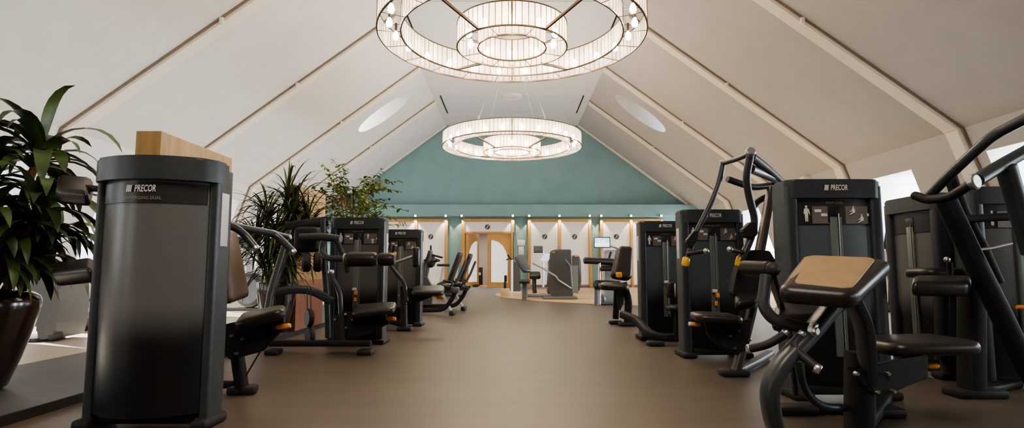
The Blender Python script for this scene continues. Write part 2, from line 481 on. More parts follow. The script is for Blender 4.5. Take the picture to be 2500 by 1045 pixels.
MB().lathe([(0, 3.262), (.065, 3.262), (.065, 3.269), (0, 3.269)], (10.35, 13.9, 0), 14).build('lens', M_spotglow, dl)

struct('wall_front', MB().poly([(-WX, YF, 0), (WX, YF, 0), (RX1, YF, RZ1), (RX0, YF, RZ0), (-RX0, YF, RZ0), (-RX1, YF, RZ1)]), mat('front_wall_paint', (.22, .20, .18), .8, var=.04))

# back wall: teal gable, projecting band, recessed wall with panels
def BX(px, D=28.85): return W(px, 560, D).x
def BZ(py, D=28.85): return W(1250, py, D).z
bandz0, bandz1 = BZ(528, 28.35), BZ(499, 28.35)
ZT = 4.0
gx = RX0 + (RZ0 - bandz1) / SL
struct('wall_back', MB().poly([(-gx - .3, YB, bandz1 - .2), (gx + .3, YB, bandz1 - .2), (gx, YB, bandz1), (RX0, YB, RZ0), (-RX0, YB, RZ0), (-gx, YB, bandz1)]), M_teal)
struct('trim_40', MB().box((0, 28.63, (bandz0 + bandz1) / 2), (19.4, .54, bandz1 - bandz0), bevel=.01), M_pillar)
dx0, dx1, dz1 = BX(1136), BX(1250), BZ(569)
lw = MB()
lw.quad((-11, YB, 0), (dx0, YB, 0), (dx0, YB, bandz0 + .02), (-11, YB, bandz0 + .02))
lw.quad((dx1, YB, 0), (11, YB, 0), (11, YB, bandz0 + .02), (dx1, YB, bandz0 + .02))
lw.quad((dx0, YB, dz1), (dx1, YB, dz1), (dx1, YB, bandz0 + .02), (dx0, YB, bandz0 + .02))
struct('wall_back_lower', lw, M_pillar)

def emblem(px, py, label, D=28.80):
    c = V((BX(px, D), D, BZ(py, D))); r = .125
    mb = MB()
    mb.lathe([(r, -.006), (r, .006), (r * .74, .006), (r * .74, -.006), (r, -.006)], c, 28, (0, 1, 0))
    for q in (math.radians(150), math.radians(330)):
        pts = []
        for k in range(13):
            a = q + math.radians(-68 + 136 * k / 12)
            pts.append(c + V((math.cos(a) * r * .64, -.006, math.sin(a) * r * .64)))
        mb.prism(pts, (0, .012, 0))
    o = mb.build('wall_emblem', mat('black_print', (.012, .012, .012), .5, var=.05))
    tag(o, label, 'emblem')

ztop, zbot = BZ(537), .12
def frame_section(pxs, label):
    xs = [BX(p) for p in pxs]
    f = thing('panel_frame', label + ' amber wood frame round white wall panels', 'panel frame', (sum(xs) / len(xs), YB, 0))
    w = .15
    for x in xs: MB().box((x, YB - .07, (ztop) / 2), (w, .13, ztop), bevel=.01).build('post', M_amber, f, f)
    MB().box(((xs[0] + xs[-1]) / 2, YB - .065, ztop - .02), (xs[-1] - xs[0] + w, .12, .16), bevel=.01).build('head_rail', M_amber, f, f)
    MB().box(((xs[0] + xs[-1]) / 2, YB - .06, .06), (xs[-1] - xs[0] - w, .11, .12), bevel=.01).build('foot_rail', M_redwood, f, f)
    for a, b in zip(xs, xs[1:]):
        MB().box(((a + b) / 2, YB - .05, (.12 + ztop - .1) / 2), (b - a - w, .05, ztop - .1 - .12)).build('white_panel', M_panel, f, f)
frame_section((942, 1016, 1090), 'left double, partly behind the machines,')
frame_section((1292, 1366, 1440), 'middle double, right of the doorway,')
frame_section((1468, 1541, 1615), 'right double, behind the wall screen,')
emblem(1052, 578, 'round black emblem on the white panel left of the doorway')
emblem(1190, 554, 'round black emblem on the white panel above the doorway')
emblem(1330, 578, 'round black emblem on the first white panel right of the doorway')
emblem(1403, 578, 'round black emblem on the second white panel right of the doorway')
emblem(1505, 578, 'round black emblem on the white panel beside the lit screen')
# dark strokes of lettering on the leftmost panel
mb = MB()
for a, b in (((972, 553), (976, 541)), ((976, 541), (980, 553)), ((981, 541), (985, 553)), ((985, 553), (988, 541)), ((988, 541), (993, 553))):
    pa, pb = V((BX(a[0]), 28.83, BZ(a[1]))), V((BX(b[0]), 28.83, BZ(b[1])))
    mb.tube([pa, pb], .018, 0, 4)
o = mb.build('wall_lettering', MATS['black_print']); tag(o, 'black lettering strokes on white panel above the far left tower', 'lettering')

# doorway
dr = struct('door_1', MB().box((BX(1131), YB - .07, ztop / 2), (.16, .14, ztop), bevel=.01).box((BX(1252), YB - .07, ztop / 2), (.16, .14, ztop), bevel=.01)
            .box(((BX(1131) + BX(1252)) / 2, YB - .07, ztop - .02), (BX(1252) - BX(1131), .13, .16), bevel=.01)
            .box(((BX(1131) + BX(1252)) / 2, YB - .06, dz1 + .02), (BX(1252) - BX(1131), .11, .10), bevel=.01), M_amber)
MB().box(((BX(1131) + BX(1252)) / 2, YB - .05, (dz1 + ztop) / 2), (BX(1252) - BX(1131) - .1, .05, ztop - dz1 - .1)).build('transom_panel', M_panel, dr)
M_milk = mat('milky_glass', (.82, .83, .84), .3, var=.02, emit=(.9, .95, 1), estr=.22)
def door_leaf(x0, x1, hinge_rot, pivot, arch_right):
    """leaf in local x 0..w; rotated about pivot"""
    w = x1 - x0; h = dz1 - .03
    R = Matrix.Translation((pivot, YB - .02, 0)) @ Matrix.Rotation(hinge_rot, 4, 'Z')
    lf = MB().box((w / 2, 0, h / 2 + .015), (w, .07, h), bevel=.006)
    bmesh.ops.transform(lf.bm, matrix=R, verts=lf.bm.verts)
    lo = lf.build('leaf', M_amber, dr, smooth=False)
    ga, gb = (w * .16, w * .82); z0, z1 = .24, h - .34
    pts = [(ga, z0), (gb, z0)]
    r = gb - ga
    arc = [(ga + r * math.cos(math.radians(t)), z1 - 1.0 * 1.0 + 1.0 * math.sin(math.radians(t))) for t in range(0, 91, 9)]
    pts += arc
    if not arch_right: pts = [(w - a, b) for a, b in pts]
    g = MB().prism([(a, -.043, b) for a, b in pts], (0, .086, 0))
    bmesh.ops.transform(g.bm, matrix=R, verts=g.bm.verts)
    g.build('arched_glass', M_milk, lo, smooth=False)
door_leaf(BX(1190), BX(1250), 0, BX(1190), True)
lwid = BX(1250) - BX(1190)
door_leaf(0, lwid, math.radians(62), BX(1137), False)
# lobby behind the doorway
lx0, lx1 = dx0 - 1.2, dx1 + 1.2
struct('wall_lobby', MB().quad((lx0, 33.4, 0), (lx1, 33.4, 0), (lx1, 33.4, 3.2), (lx0, 33.4, 3.2)).quad((lx0, YB, 0), (lx0, 33.4, 0), (lx0, 33.4, 3.2), (lx0, YB, 3.2))
       .quad((lx1, YB, 0), (lx1, 33.4, 0), (lx1, 33.4, 3.2), (lx1, YB, 3.2)).quad((lx0, YB + .01, 3.2), (lx1, YB + .01, 3.2), (lx1, 33.4, 3.2), (lx0, 33.4, 3.2)), mat('lobby_grey', (.42, .38, .36), .7, var=.03))
struct('floor_lobby', MB().quad((lx0, YB - .1, .003), (lx1, YB - .1, .003), (lx1, 33.4, .003), (lx0, 33.4, .003)), mat('lobby_wood', (.45, .28, .15), .3, var=.1, scale=2, stretch=(8, 1, 1)))
bp = W(1171, 655, 32.6)
b = thing('waste_bin', 'dark upright bin standing in the lobby through the open door', 'bin', (bp.x, 32.6, 0))
MB().box((0, 0, .50), (.34, .3, .98), bevel=.02).build('body', M_blk, b)
MB().box((0, -.16, .62), (.15, .03, .16), bevel=.005).box((0, -.175, .62), (.09, .01, .07)).build('flap', M_lsilver, b)

# notices on the sage pillar
for (x0, x1, y0, y1, lab) in ((1263, 1282, 586, 600, 'white landscape notice sheet pinned on the sage pillar, upper of two'), (1266, 1279, 602, 622, 'white portrait notice sheet pinned on the sage pillar, lower of two')):
    a, b2 = V((BX(x0), 28.88, BZ(y1))), V((BX(x1), 28.88, BZ(y0)))
    o = MB().box((a + b2) / 2, (b2.x - a.x, .012, b2.z - a.z), bevel=.003).build('notice_sheet', M_sticker); tag(o, lab, 'notice')

# small square spots along the band with their pools of light
SPX = (1014, 1088, 1127, 1252, 1292, 1366, 1440, 1468, 1541, 1615)
names = ['over the middle post of the left panels', 'over the right post of the left panels', 'over the left doorpost', 'over the right doorpost', 'over the left post of the middle panels',
         'over the middle post of the middle panels', 'over the right post of the middle panels', 'over the left post of the right panels', 'over the middle post of the right panels', 'over the right post of the right panels']
for px, nm in zip(SPX, names):
    x = BX(px, 28.33)
    s = thing('wall_spotlight', 'small square glowing spotlight ' + nm, 'spotlight', (x, 28.3, bandz0), 0, 'square spotlights along the teal band')
    MB().box((0, .02, .02), (.11, .08, .11), bevel=.008).build('housing', M_alu, s)
    MB().box((0, -.024, .02), (.085, .012, .085), bevel=.004).build('lens', M_spotglow, s)
    l = bpy.data.lights.new('wall_spot', 'SPOT'); l.energy = 38; l.color = (1, .80, .55); l.spot_size = math.radians(74); l.spot_blend = .35; l.shadow_soft_size = .03
    lo = bpy.data.objects.new('wall_spot_lamp', l); COL.objects.link(lo)
    lo.location = (BX(px), 28.62, bandz0 - .03); lo.rotation_euler = (math.radians(9), 0, 0)

# ------------------------------------------------------------------ chandeliers
def ring_wall(r, z0, z1, seg=120):
    mb = MB()
    A = [mb.bm.verts.new((r * math.cos(2 * PI * k / seg), r * math.sin(2 * PI * k / seg), z0)) for k in range(seg)]
    B = [mb.bm.verts.new((r * math.cos(2 * PI * k / seg), r * math.sin(2 * PI * k / seg), z1)) for k in range(seg)]
    for k in range(seg): mb.bm.faces.new((A[k], A[(k + 1) % seg], B[(k + 1) % seg], B[k]))
    return mb
def hoop(mb, r, z, t, seg=96):
    prof = [(r - t, z - t), (r + t, z - t), (r + t, z + t), (r - t, z + t), (r - t, z - t)]
    return mb.lathe(prof, (0, 0, 0), seg)
def chandelier(y, label, zo=4.70, zi=4.54):
    t = thing('ring_chandelier', label, 'chandelier', (0, y, 0))
    for nm, ra, rb, zb, nb, seam in (('outer', 2.17, 1.80, zo, 24, 120), ('inner', .90, .56, zi, 10, 56)):
        zt = zb + .38
        fr = MB()
        for r in (ra, rb):
            hoop(fr, r, zb, .011); hoop(fr, r, zt, .009)
        nsp = 20 if nm == 'outer' else 8
        for k in range(nsp):
            a = 2 * PI * (k + .5) / nsp; c, s_ = math.cos(a), math.sin(a)
            fr.tube([(ra * c, ra * s_, zb), (rb * c, rb * s_, zb)], .006, 0, 5)
            fr.tube([(ra * c, ra * s_, zt), (rb * c, rb * s_, zt)], .006, 0, 5)
        for a in (PI / 2, -PI / 2):
            for r in (ra, rb): fr.tube([(0, r * math.sin(a), zb), (0, r * math.sin(a), zt)], .013, 0, 6)
        fr.build(nm + '_ring_frame', M_bronze, t)
        for r, lab in ((ra, 'outside'), (rb, 'inside')):
            sh = ring_wall(r, zb, zt).build(nm + '_glass_shade', M_shade, t)
            se = MB(); n = int(seam * r / ra) if lab == 'inside' else seam
            for k in range(n):
                a = 2 * PI * (k + .5) / n
                se.tube([(r * math.cos(a), r * math.sin(a), zb), (r * math.cos(a), r * math.sin(a), zt)], .006, 0, 4)
            so = se.build('seams', M_bronze, sh)
        rm = (ra + rb) / 2
        for k in range(nb):
            a = 2 * PI * (k + .5) / nb
            c, s_ = math.cos(a) * rm, math.sin(a) * rm
            so = MB().cyl((c, s_, zb + .38), (c, s_, zb + .24), .022, 8).build('socket', M_bronze, t)
            bu = MB().lathe([(0, -.085), (.035, -.072), (.052, -.035), (.050, 0), (.034, .04), (.02, .075), (0, .08)], (c, s_, zb + .17), 10).build('bulb', M_bulb, so)
    sp = MB()
    for deg in (30, 90, 150, 210, 270, 330):
        if deg in (90, 270): continue
        a = math.radians(deg + (25 if deg in (30, 210) else -25 if deg in (150, 330) else 0))
        c, s_ = math.cos(a), math.sin(a)
        MB().beam([(.9 * c, .9 * s_, zi + .02), (1.8 * c, 1.8 * s_, zo + .02)], .035, .05, 0).build('spoke', M_bronze, t)
    for deg in (0, 60, 120, 180, 240, 300):
        a = math.radians(deg)
        sp.tube([(1.98 * math.cos(a), 1.98 * math.sin(a), zo + .38), (.12 * math.cos(a), .12 * math.sin(a), RZ0 - .1)], .0022, 0, 5)
    sp.build('suspension_wire', M_alu, t)
    MB().lathe([(0, RZ0 - .16), (.30, RZ0 - .16), (.33, RZ0 - .13), (.33, RZ0 - .026), (0, RZ0 - .026)], (0, 0, 0), 30).build('ceiling_canopy', M_beam, t)
chandelier(9.05, 'large two-ring glass chandelier cut off by the top of the view, the nearer one')
chandelier(17.55, 'two-ring glass chandelier hanging complete before the teal gable, the farther one')
# ================================================================== MACHINES
def TB(nm, pts, r, m, t, fil=.08, seg=10, par=None):
    return MB().tube([W(*p) for p in pts], r, fil, seg).build(nm, m, par or t, t)
def BM(nm, pts, w, h, m, t, fil=.12, up=(0, 1, 0), par=None, sq=.5):
    return MB().beam([W(*p) for p in pts], w, h, fil, up=up, sq=sq).build(nm, m, par or t, t)
def PAD(nm, cs, th, m, t, rc=.06, re=.02, par=None, px=True, puff=.004):
    return MB().pad([W(*p) for p in cs] if px else cs, th, rc, re, puff=puff).build(nm, m, par or t, t, ang=60)
def PLATE(nm, pts, D, th, m, t, par=None):
    mb = MB().prism([W(x, y, D) for x, y in pts], (0, th, 0))
    es = [e for e in mb.bm.edges]
    bmesh.ops.bevel(mb.bm, geom=es, offset=min(.008, th * .3), segments=2, affect='EDGES')
    return mb.build(nm, m, par or t, t)
def CAP(nm, p, r, m, t, par=None, d=(1, 0, 0), L=.03):
    c = W(*p); d = V(d).normalized()
    return MB().lathe([(0, -L / 2), (r * .8, -L / 2), (r, -L * .3), (r, L * .3), (r * .8, L / 2), (0, L / 2)], c, 14, d).build(nm, m, par or t, t)
def BOLTS(pts, t, r=.014, par=None):
    for p in pts:
        MB().lathe([(0, -.02), (r * .7, -.02), (r, -.008), (r, .01), (0, .01)], W(*p), 10, (0, 1, 0)).build('bolt', M_alu, par or t, t)
def SEAT(nm, c, hx, hy, th, t, rz=0.0, tilt=(0, 0), m=None, rc=.09):
    """seat cushion centred on pixel-depth c, half sizes hx, hy; tilt = rise towards +x, +y"""
    C = W(*c); m = m or M_vinyl
    ex = V((math.cos(rz), math.sin(rz), tilt[0])) * hx; ey = V((-math.sin(rz), math.cos(rz), tilt[1])) * hy
    return MB().pad([C - ex - ey, C + ex - ey, C + ex + ey, C - ex + ey], th, rc, .028, puff=.008).build(nm, m, t, t, ang=60)
def FOOT(c, s, t, rz=0.0, par=None):
    """c: world x, y"""
    return MB().box((c[0], c[1], .03), (s[0], s[1], .06), Matrix.Rotation(rz, 3, 'Z'), .02).build('foot', M_rubber, par or t, t)

def figure(mb, x, z, h, pose, y):
    """small printed human figure on the placard"""
    k = h
    if pose == 'stand':
        pts = [(-.05, .80), (-.13, .76), (-.17, .50), (-.13, .42), (-.11, .60), (-.10, .45), (-.08, 0), (-.02, 0), (0, .42), (.02, 0), (.08, 0), (.10, .45), (.11, .60), (.19, .40), (.22, .44), (.15, .74), (.05, .80)]
    elif pose == 'star':
        pts = [(-.05, .80), (-.18, .72), (-.34, .82), (-.38, .76), (-.2, .58), (-.1, .60), (-.18, 0), (-.08, 0), (0, .36), (.08, 0), (.18, 0), (.1, .60), (.2, .58), (.38, .76), (.34, .82), (.18, .72), (.05, .80)]
    else:   # seated
        pts = [(.02, .80), (-.06, .74), (-.10, .55), (-.34, .40), (-.32, .34), (-.08, .44), (-.06, .36), (-.36, .10), (-.30, .06), (.06, .26), (.22, .30), (.20, .60), (.10, .78)]
    mb.prism([(x + a * k, y, z + b * k) for a, b in pts], (0, .002, 0))
    mb.lathe([(0, -.001), (.075 * k, -.001), (.075 * k, .001), (0, .001)], (x + (.04 * k if pose == 'sit' else 0), y + .001, z + .89 * k), 10, (0, 1, 0))

def tower(t, Wd=.72, H=1.6, dep=.26, bow=.03, title='', poses=('stand', 'sit', 'sit'), front=True, sticker=0, frost=None, pin=None, logo=True):
    cw = .046 if front else .030
    hw = Wd / 2 - (.078 if front else .052)
    crv = lambda x, y0, w, b: y0 - b * (1 - (x / w) ** 2)
    def curved(w, y0, b, th, z0, z1, n=18, lim=None):
        mb = MB(); lim = lim or w
        xs = [-lim + 2 * lim * k / n for k in range(n + 1)]
        pts = [(x, crv(x, y0, w, b), z0) for x in xs] + [(x, crv(x, y0, w, b) + th, z0) for x in reversed(xs)]
        return mb.prism(pts, (0, 0, z1 - z0))
    ho = MB().box((0, dep * .58, H * .48), (Wd - .13, dep * .58, H * .9), bevel=.02).build('tower_housing', M_blk, t)
    y0c = 0 if front else .03
    for s in (-1, 1):
        cm = MB()
        cm.tube([(s * (Wd / 2 - cw), (dep + y0c) / 2, .03), (s * (Wd / 2 - cw), (dep + y0c) / 2, H - .05)], cw, 0, 28, r2=(dep - y0c) / 2, up=(0, 1, 0), square=.62)
        cm.build('column', M_char, ho)
        MB().box((s * (Wd / 2 - cw), dep / 2, .03), (.15 if front else .10, dep + (.12 if front else .05), .06), bevel=.022).build('foot', M_rubber, ho)
    w = Wd / 2
    n = 22
    xs = [-w + 2 * w * k / n for k in range(n + 1)]
    e = .035
    def yf(x): return -bow * (1 - (x / w) ** 2) + e * max(0, (abs(x) / w - .86) / .14) ** 2
    ch = .04 if front else .07
    outline = [(x, yf(x), H - .14) for x in xs] + [(w, dep - ch, H - .14), (w - ch, dep, H - .14), (-w + ch, dep, H - .14), (-w, dep - ch, H - .14)]
    cap = MB().prism(outline, (0, 0, .14))
    top = [ed for ed in cap.bm.edges if all(v.co.z > H - .01 for v in ed.verts)]
    bmesh.ops.bevel(cap.bm, geom=top, offset=.014, segments=3, affect='EDGES')
    cap.build('top_cap', M_char, ho)
    curved(hw, .042, bow, .02, .09, H - .14).build('front_panel', frost or M_frost2, ho)
    MB().box((0, .06, .06), (Wd - .2, .06, .07), bevel=.01).build('kick_bar', M_blk, ho)
    yb = .032 - bow
    if front:
        z1, z0 = H - .155, H - .335
        curved(hw, .034, bow, .009, z0, z1, lim=hw - .012).build('placard', M_plac, ho)
        if logo: MB().box((-.105, yb + .002, z0 + .070), (.125, .003, .13)).build('instruction_picture', M_placg, ho)
        if logo: MB().box((.165, yb + .005, z0 + .070), (.165, .003, .13)).build('instruction_picture', M_placg, ho)
        yy = yb - .004
        if logo:
            for fx, fz, fh, ps in ((-.212, z0 + .020, .125, poses[0]), (.135, z0 + .066, .072, poses[1]), (.195, z0 + .006, .072, poses[2])):
                pm = MB(); figure(pm, fx, fz, fh, ps, yy); pm.build('figure_print', M_print, ho)
            for q in ((-.125, z0 + .10, .05), (-.08, z0 + .07, .045), (.245, z0 + .07, .012)):
                MB().box((q[0], yy + .002, q[1]), (q[2], .002, .022), bevel=.001).build('diagram_mark', M_print, ho)
        MB().box((0, yb + .006, z0 + .075), (.105, .02, .13), bevel=.008).build('slot', M_slot, ho)
        zg = z0 + .055
        MB().box((-.012, yb + .002, (zg + .30) / 2), (.055, .02, zg - .30), bevel=.004).build('weight_guide', M_guide, ho)
        MB().box((.038, yb + .002, (zg + .30) / 2), (.016, .02, zg - .30), bevel=.003).build('weight_guide', M_guide, ho)
        MB().cyl((.022, yb - .010, .34), (.022, yb - .010, z0 + .08), .0035, 8).build('guide_rod', M_alu, ho)
        if pin:
            MB().box((-.012, yb - .03, pin), (.05, .05, .035), bevel=.008).build('weight_pin', M_sticker, ho)
            MB().box((.01, yb - .04, pin - .045), (.035, .07, .05), bevel=.01).build('selector_lever', M_orange, ho)
            MB().box((.0, yb - .03, pin - .13), (.03, .03, .05), bevel=.008).build('selector_lever', M_orange, ho)
        ylog = -bow - .004
        zlog = H - .066
        if title and logo: text_mesh('machine_title', title, .024, (0, yb - .004, z1 - .020), (1, 0, 0), (0, 0, 1), M_printd, ho, squash=.9)
    else:
        zlog = H - .195; ylog = .034 - bow - .004
        curved(hw, .034, bow, .009, H - .275, H - .155, lim=hw - .012).build('header_panel', M_plac, ho)
        if title: text_mesh('machine_title', title, .026, (-.0, ylog - .001, zlog - .055), (1, 0, 0), (0, 0, 1), M_printd, ho)
    if not logo: return ho
    text_mesh('logo', 'PRECOR', .056, (.022, ylog, zlog), (1, 0, 0), (0, 0, 1), M_print, ho, shear=.14, bold=.0012, squash=.60)
    sm = MB()
    for k in range(3):
        x0 = -.088 + k * .0105
        sm.prism([(x0, ylog - .001, zlog - .019), (x0 + .0075, ylog - .001, zlog - .019), (x0 + .0135, ylog - .001, zlog + .021), (x0 + .006, ylog - .001, zlog + .021)], (0, .002, 0))
    sm.build('logo_bars', M_print, ho, smooth=False)
    if sticker:
        MB().box((sticker * (Wd / 2 + .001), dep * .55, H - .36), (.006, .085, .33), bevel=.002).build('side_sticker', M_sticker, ho)
    return ho

# ---------------------------------------------------------------- left row
# first left machine, seen from behind its bowed shroud
t = thing('strength_machine', 'black machine nearest the camera on the left, its bowed shroud turned to us', 'gym machine', (-2.17, 3.42, 0))
tower(t, .75, 1.6, .22, .15, 'CONVERGING DUAL', front=False, sticker=1, frost=M_frost)
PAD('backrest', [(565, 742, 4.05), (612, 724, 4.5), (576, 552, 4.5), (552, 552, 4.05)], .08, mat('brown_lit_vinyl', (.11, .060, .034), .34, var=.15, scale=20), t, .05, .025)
PAD('seat', [(568, 790, 4.05), (690, 752, 4.05), (695, 742, 4.45), (590, 762, 4.45)], .075, M_vinyl, t, .07, .025)
PLATE('seat_bracket', [(548, 800), (600, 780), (690, 768), (692, 800), (640, 858), (560, 880), (545, 860)], 4.22, .05, M_blk, t)
BM('seat_post', [(560, 790, 4.35), (580, 870, 4.35), (592, 955, 4.38)], .075, .11, M_blk, t, 0)
FOOT((W(592, 962, 4.4).x, 4.4), (.2, .15), t, .2)
BM('base_rail', [(540, 938, 4.42), (592, 938, 4.42)], .06, .06, M_char, t, 0)
BOLTS([(566, 820, 4.2), (578, 862, 4.2), (592, 828, 4.2)], t, .012)
hl = CAP('adjust_handle', (692, 797, 4.2), .019, M_orange, t, d=(1, 0, .12), L=.105)
CAP('end_cap', (706, 795, 4.2), .017, M_sticker, t, par=hl, d=(1, 0, .12), L=.012)
TB('cable', [(640, 850, 4.2), (600, 918, 4.2)], .006, M_blk, t)
a = TB('press_arm', [(540, 550, 3.85), (570, 552, 3.9), (597, 572, 3.95), (622, 603, 3.95)], .026, M_char, t, .1)
CAP('end_cap', (624, 606, 3.95), .027, M_alu, t, par=a, d=(.5, 0, -.6))
a = TB('press_arm', [(545, 545, 3.95), (600, 558, 4.1), (668, 570, 4.3), (690, 588, 4.3), (714, 613, 4.25)], .026, M_char, t, .1)
CAP('end_cap', (715, 615, 4.25), .027, M_alu, t, par=a, d=(.5, 0, -.6))
a = TB('press_arm', [(662, 566, 4.3), (685, 574, 4.4), (704, 578, 4.5)], .02, M_char, t, .05)
CAP('end_cap', (706, 579, 4.5), .021, M_alu, t, par=a)
PAD('arm_pad', [(132, 462, 3.6), (215, 470, 3.55), (226, 432, 3.9), (140, 424, 3.95)], .10, M_vinyl, t, .05, .03)
BM('pad_arm', [(205, 458, 3.75), (245, 462, 3.66)], .04, .06, M_blk, t, 0)
PAD('arm_pad', [(118, 668, 3.6), (222, 655, 3.45), (226, 626, 3.75), (132, 640, 3.9)], .10, M_vinyl, t, .06, .03)
BM('pad_arm', [(190, 672, 3.65), (245, 672, 3.62)], .05, .06, M_blk, t, 0)

# second left machine: lateral raise
t = thing('strength_machine', 'black lateral raise machine with thick twin foam rollers beside the thin-leaved plant', 'gym machine', (-1.96, 7.2, 0))
tower(t, .70, 1.58, .25, .02, 'LATERAL RAISE', ('stand', 'stand', 'star'), sticker=1, frost=M_frost, pin=.68)
BM('base_rail', [(655, 838, 6.35), (905, 838, 6.35)], .07, .07, M_blk, t, 0, up=(0, 0, 1))
FOOT((W(668, 855, 6.35).x, 6.35), (.14, .2), t); FOOT((W(893, 858, 6.35).x, 6.35), (.16, .2), t)
BM('upright', [(650, 790, 6.6), (664, 715, 6.7), (712, 555, 6.9)], .10, .10, M_char, t, .05, sq=.3)
BM('arch_beam', [(662, 716, 6.7), (710, 706, 6.75), (762, 708, 6.8), (808, 735, 6.9)], .08, .10, M_char, t, .2, up=(0, 0, 1))
BM('crosshead', [(700, 555, 6.9), (745, 548, 6.9), (800, 540, 7.0)], .12, .13, M_blk, t, .08)
BM('upright', [(790, 534, 6.95), (790, 620, 6.95), (800, 735, 6.9), (802, 825, 6.9)], .07, .09, M_char, t, .2)
MB().box(W(752, 585, 6.8), (.30, .2, .30), bevel=.06, seg=3).build('pivot_housing', M_blk, t, t)
for p in ((748, 640, 6.7), (776, 640, 6.75)):
    MB().lathe([(0, -.05), (.09, -.05), (.115, -.03), (.115, .03), (.09, .05), (0, .05)], W(*p), 20, (1, .35, 0)).build('cam_wheel', M_rubber, t, t)
for p in ((755, 776, 6.5), (757, 822, 6.5)):
    MB().lathe([(0, -.03), (.09, -.03), (.105, -.012), (.105, .012), (.09, .03), (0, .03)], W(*p), 20, (1, .8, 0)).build('pulley_wheel', M_rubber, t, t)
for dx in (-4, 5): TB('cable', [(754 + dx, 700, 6.5), (754 + dx, 770, 6.5)], .005, M_rubber, t)
TB('cross_tube', [(732, 580, 6.6), (785, 578, 6.6), (832, 584, 6.55)], .045, M_char, t, .1)
a = TB('lift_arm', [(790, 588, 6.5), (784, 615, 6.5), (800, 632, 6.45), (842, 631, 6.4)], .036, M_char, t, .1)
CAP('collar', (842, 631, 6.4), .055, M_alu, t, par=a, L=.03)
a = TB('lift_arm', [(822, 586, 6.55), (832, 610, 6.5), (845, 640, 6.4), (850, 665, 6.4)], .03, M_blk, t, .1)
for x0, x1, r in ((846, 920, .082), (924, 964, .074)):
    mb = MB(); p, q = W(x0, 633, 6.4), W(x1, 633, 6.4); L = (q - p).length
    mb.lathe([(0, 0), (r * .75, 0), (r * .95, .02), (r, .05), (r, L - .05), (r * .95, L - .02), (r * .75, L), (0, L)], p, 20, q - p)
    mb.build('foam_roller', M_vinyl, t, t)
PAD('seat', [(858, 765, 6.3), (962, 752, 6.3), (968, 735, 6.75), (862, 742, 6.75)], .07, M_vinyl, t, .08, .025)
PLATE('seat_bracket', [(820, 760), (940, 768), (950, 790), (900, 815), (850, 830), (820, 815)], 6.5, .05, M_blk, t)
TB('hand_tube', [(808, 668, 6.5), (812, 680, 6.5), (830, 712, 6.5), (834, 800, 6.5)], .028, M_char, t, .1)
CAP('end_cap', (808, 664, 6.5), .035, M_alu, t, d=(0, 0, 1), L=.05)
BM('seat_post', [(832, 770, 6.5), (832, 845, 6.45)], .11, .11, M_blk, t, 0)
BOLTS([(818, 780, 6.44), (843, 768, 6.44), (845, 800, 6.44), (860, 780, 6.44)], t, .014)
CAP('adjust_handle', (955, 778, 6.5), .024, M_orange, t, d=(1, 0, -.1), L=.11)

# third left machine
t = thing('strength_machine', 'black machine with a pale steel lever and a small upright pad, third on the left', 'gym machine', (-1.84, 9.4, 0))
tower(t, .70, 1.58, .25, .02, 'ABDOMINAL', ('stand', 'sit', 'sit'), sticker=1, frost=M_frost)
PAD('seat', [(1004, 712, 8.5), (1082, 710, 8.5), (1086, 696, 9.0), (1008, 697, 9.0)], .08, M_vinyl, t, .09, .03)
PLATE('seat_bracket', [(985, 700), (1050, 712), (1060, 722), (1030, 735), (990, 745)], 8.75, .06, M_blk, t)
TB('hand_tube', [(955, 650, 8.7), (966, 665, 8.7), (988, 690, 8.7), (993, 735, 8.7)], .03, M_char, t, .12)
BM('seat_post', [(985, 700, 8.8), (986, 760, 8.75), (987, 806, 8.7)], .10, .12, M_blk, t, 0)
FOOT((W(987, 806, 8.7).x, 8.72), (.22, .16), t)
BM('base_rail', [(940, 783, 8.9), (987, 792, 8.75)], .08, .07, M_blk, t, 0)
BOLTS([(993, 714, 8.7), (975, 722, 8.7), (992, 740, 8.7)], t, .016)
CAP('adjust_handle', (1075, 726, 8.8), .028, M_orange, t, d=(1, 0, -.1), L=.11)
BM('lever', [(958, 642, 8.6), (975, 638, 8.6), (1008, 626, 8.6)], .045, .06, M_alu, t, 0)
MB().box(W(1016, 628, 8.6), (.11, .12, .31), bevel=.04, seg=3).build('upright_pad', M_vinyl, t, t)
BM('lever_root', [(962, 600, 8.7), (958, 640, 8.7)], .05, .05, M_blk, t, 0)
CAP('adjust_handle', (963, 623, 8.6), .026, M_orange, t, d=(.2, 0, 1), L=.10)

# ---------------------------------------------------------------- right row
t = thing('strength_machine', 'biceps curl machine with big tan-topped arm pad in the right foreground of the view', 'gym machine', (2.40, 4.2, 0))
tower(t, .72, 1.6, .26, .02, 'BICEPS CURL', sticker=0)
pd = PAD('arm_pad', [(1896, 702, 2.72), (2090, 718, 2.58), (2182, 632, 3.02), (1963, 617, 3.15)], .085, M_vinyl, t, .07, .03)
PAD('pad_insert', [(1912, 698, 2.735), (2076, 708, 2.625), (2140, 628, 2.98), (1968, 622, 3.12)], .012, M_tan, t, .05, .005, par=pd)
for pp in [pd]: pass
PLATE('pad_bracket', [(2015, 735), (2095, 700), (2100, 722), (2050, 770), (2010, 790)], 2.9, .07, M_blk, t)
BM('curved_beam', [(2052, 722, 2.92), (1985, 808, 2.86), (1903, 892, 2.80), (1876, 955, 2.80), (1890, 1050, 2.86), (1950, 1110, 3.0), (2100, 1065, 3.3)], .075, .115, M_char, t, .17, up=(0, 1, 0), sq=.35)
TB('bent_tube', [(1948, 880, 3.05), (1962, 955, 3.1), (2005, 995, 3.2), (2065, 995, 3.3)], .022, M_char, t, .12)
BM('upright', [(2072, 715, 3.05), (2110, 795, 3.12), (2118, 890, 3.2), (2118, 940, 3.25)], .06, .12, M_char, t, .08)
